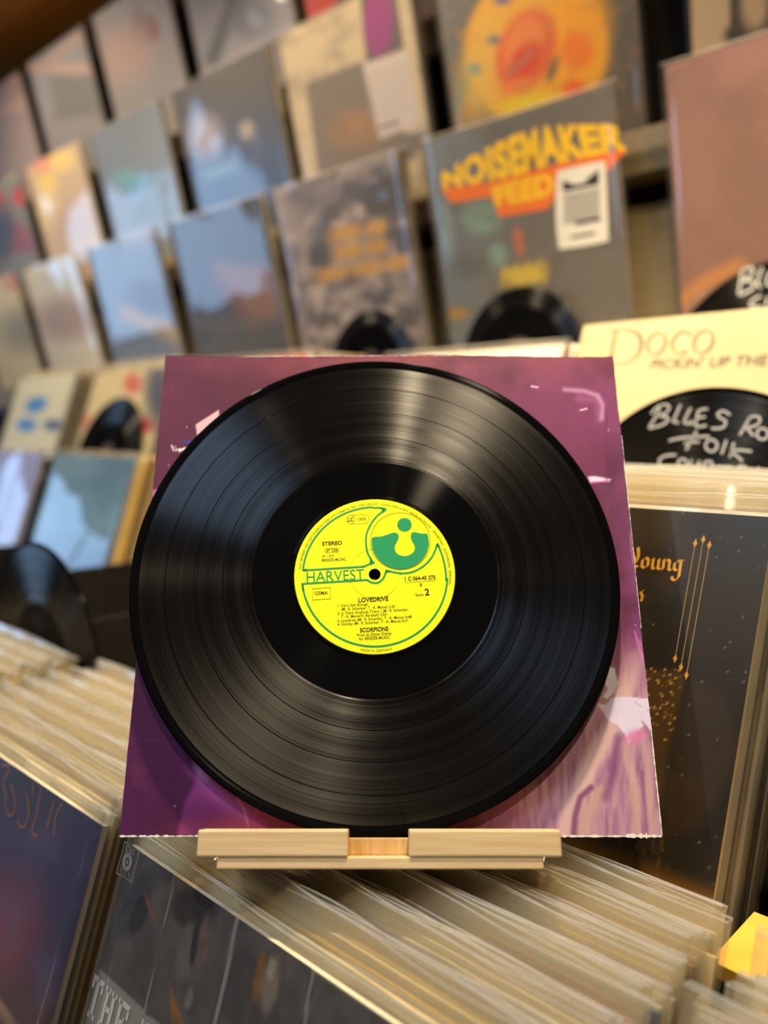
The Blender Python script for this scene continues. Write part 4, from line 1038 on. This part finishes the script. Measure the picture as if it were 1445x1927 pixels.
# middle row
wall(1, 0, 'dark album cover with a torn beige paper strip', simple((78, 64, 46), ('poly', (208, 176, 134), [(1298, -40), (1375, -40), (1372, 50), (1362, 58), (1366, 90), (1300, 120)], 6), ('ell', (206, 170, 130), 1420, 10, 26, 50, 0, 0.7)))
def orange(px, py):
    a = Art(px, py, (92, 84, 74)); a.grad((110, 112, 114), 980, 100, 830, 100, 0.8)
    a.ell((222, 160, 54), 1010, 90, 134, 150, 8, 0.1); a.ell((240, 158, 20), 1085, 70, 60, 130, 5, 0.7, 0.9); a.ell((214, 170, 80), 905, 130, 40, 110, 10, 0.8, 0.8)
    a.ell((214, 90, 46), 990, 95, 52, 80, 22, 0.25, 0.95); a.ell((226, 130, 66), 985, 85, 34, 58, 24, 0.4, 0.9); a.ell((206, 74, 36), 990, 112, 24, 40, 36, 0.4); a.line((170, 110, 100), [(955, 140), (1000, 100)], 12, 8, 0.8)
    a.ell((234, 120, 24), 1085, 95, 30, 36, 0, 0.6); a.ell((128, 98, 60), 1040, 130, 9, 26, 20, 0.6); a.ell((110, 150, 150), 893, 130, 12, 10, 30, 0.8); a.ell((104, 110, 130), 930, 75, 12, 8, 0, 0.8)
    a.ell((222, 190, 30), 990, 195, 60, 14, -12, 0.8); a.ell((226, 120, 60), 975, 160, 30, 10, -20, 0.7); a.ell((96, 96, 150), 945, 0, 16, 8, 0, 0.8)
    a.line((90, 140, 130), [(852, 210), (880, 150)], 10, 10, 0.5); a.ell((230, 96, 30), 1080, 165, 20, 16, 0, 0.7)
    a.noise((196, 130, 50), 16, 86, 0.55, 0.75, 0.4)
    return a
wall(1, 1, 'dark album cover with a large orange and yellow abstract blob', orange, 80)
def beige(px, py):
    a = Art(px, py, (188, 170, 142))
    a.poly((118, 108, 100), [(575, 158), (680, 115), (760, 250), (805, 250), (780, 300), (600, 330)], 4); a.ell((150, 116, 88), 670, 245, 50, 36, -10, 0.9); a.noise((100, 92, 86), 40, 87, 0.5, 0.8, 0.4)
    a.poly((96, 88, 88), [(676, -20), (742, -30), (760, 92), (690, 118)], 4); a.ell((140, 66, 120), 712, 40, 28, 66, 0, 0.3)
    a.poly((190, 178, 174), [(682, 122), (764, 95), (788, 232), (714, 262)], 4)
    for k in range(7): a.line((150, 136, 132), [(694, 140 + 14 * k), (768, 118 + 14 * k)], 3, 4, 0.6)
    a.line((70, 64, 62), [(716, 240), (748, 230)], 6, 5, 0.8); a.ell((140, 134, 120), 635, 75, 20, 10, -20, 0.9, 0.5)
    return a
wall(1, 2, 'beige album cover with a brown picture and a purple and white paper band', beige, 96, th=0.012)
wall(1, 3, 'charcoal and dark blue album cover in the middle wall row', simple((84, 82, 86), ('grad', (70, 88, 124), 420, 180, 430, 330, 0.95), ('ell', (152, 146, 160), 385, 255, 34, 40, -10, 0.9), ('ell', (160, 150, 146), 464, 245, 14, 18, 0, 0.9), ('line', (120, 160, 180), [(390, 330), (440, 312)], 16, 14, 0.6)), th=0.012)
wall(1, 4, 'grey blue album cover with a bright blue triangle', simple((136, 146, 160), ('poly', (120, 176, 224), [(220, 330), (310, 325), (245, 385)], 16, 0.9), ('ell', (120, 176, 190), 235, 335, 24, 14, 0, 0.9), ('poly', (118, 134, 142), [(250, 390), (320, 330), (330, 410), (260, 420)], 12, 0.8), ('ell', (96, 104, 122), 255, 195, 36, 12, -20, 0.9)))  # bright blue patches paint the window's reflection into the cover
wall(1, 5, 'warm cream album cover with orange and yellow spots', simple((222, 196, 162), ('ell', (246, 164, 130), 75, 300, 24, 24, 0, 0.8), ('ell', (255, 222, 140), 115, 300, 24, 24, 0, 0.6), ('ell', (255, 220, 130), 90, 345, 18, 20, 0, 0.6), ('ell', (255, 232, 180), 95, 400, 22, 40, -10, 0.7), ('ell', (204, 176, 156), 130, 420, 40, 40, 0, 1.0, 0.7)))
wall(1, 6, 'grey album cover with red spots in the middle wall row', simple((140, 142, 140), ('ell', (214, 80, 78), 36, 370, 12, 18, 0, 0.7), ('ell', (200, 80, 76), 0, 380, 10, 20, 0, 0.7), ('poly', (160, 86, 108), [(0, 400), (40, 420), (75, 470), (0, 480)], 18, 0.9), ('ell', (74, 84, 104), 5, 440, 20, 50, 0, 0.9), ('ell', (196, 190, 168), 25, 310, 30, 24, 0, 0.9)))
# top row
wall(2, 2, 'dark album cover with a red patch in the top wall row', simple((58, 40, 36), ('ell', (176, 66, 62), 590, 0, 50, 40, -15, 0.6)))
wall(2, 3, 'lavender grey album cover with a dark leaning figure', simple((146, 142, 154), ('line', (70, 72, 78), [(440, 0), (425, 40), (400, 110)], 24, 16, 0.95), ('ell', (106, 108, 124), 470, 35, 40, 36, 0, 0.9), ('ell', (140, 146, 166), 480, 35, 14, 22, -30, 0.9)), th=0.01)
wall(2, 4, 'light grey album cover with a dark red mark in the top wall row', simple((156, 150, 152), ('ell', (140, 80, 76), 286, 55, 12, 24, -10, 0.8), ('ell', (136, 116, 110), 262, 50, 14, 34, 0, 0.9), ('ell', (180, 150, 140), 240, 100, 50, 50, 0, 1.1)))
wall(2, 5, 'grey album cover with a pink frame around a grey square', simple((150, 146, 150), ('line', (192, 158, 144), [(60, 128), (180, 132)], 22, 10, 0.9), ('line', (188, 156, 142), [(100, 110), (160, 62)], 20, 14, 0.8), ('poly', (122, 120, 114), [(96, 142), (172, 142), (188, 214), (104, 226)], 14, 0.95)))
wall(2, 6, 'pinkish lavender album cover in the top wall row', simple((170, 152, 156), ('ell', (188, 146, 128), 20, 150, 16, 26, 0, 0.9), ('line', (204, 172, 160), [(0, 210), (50, 190)], 24, 14, 0.8)))
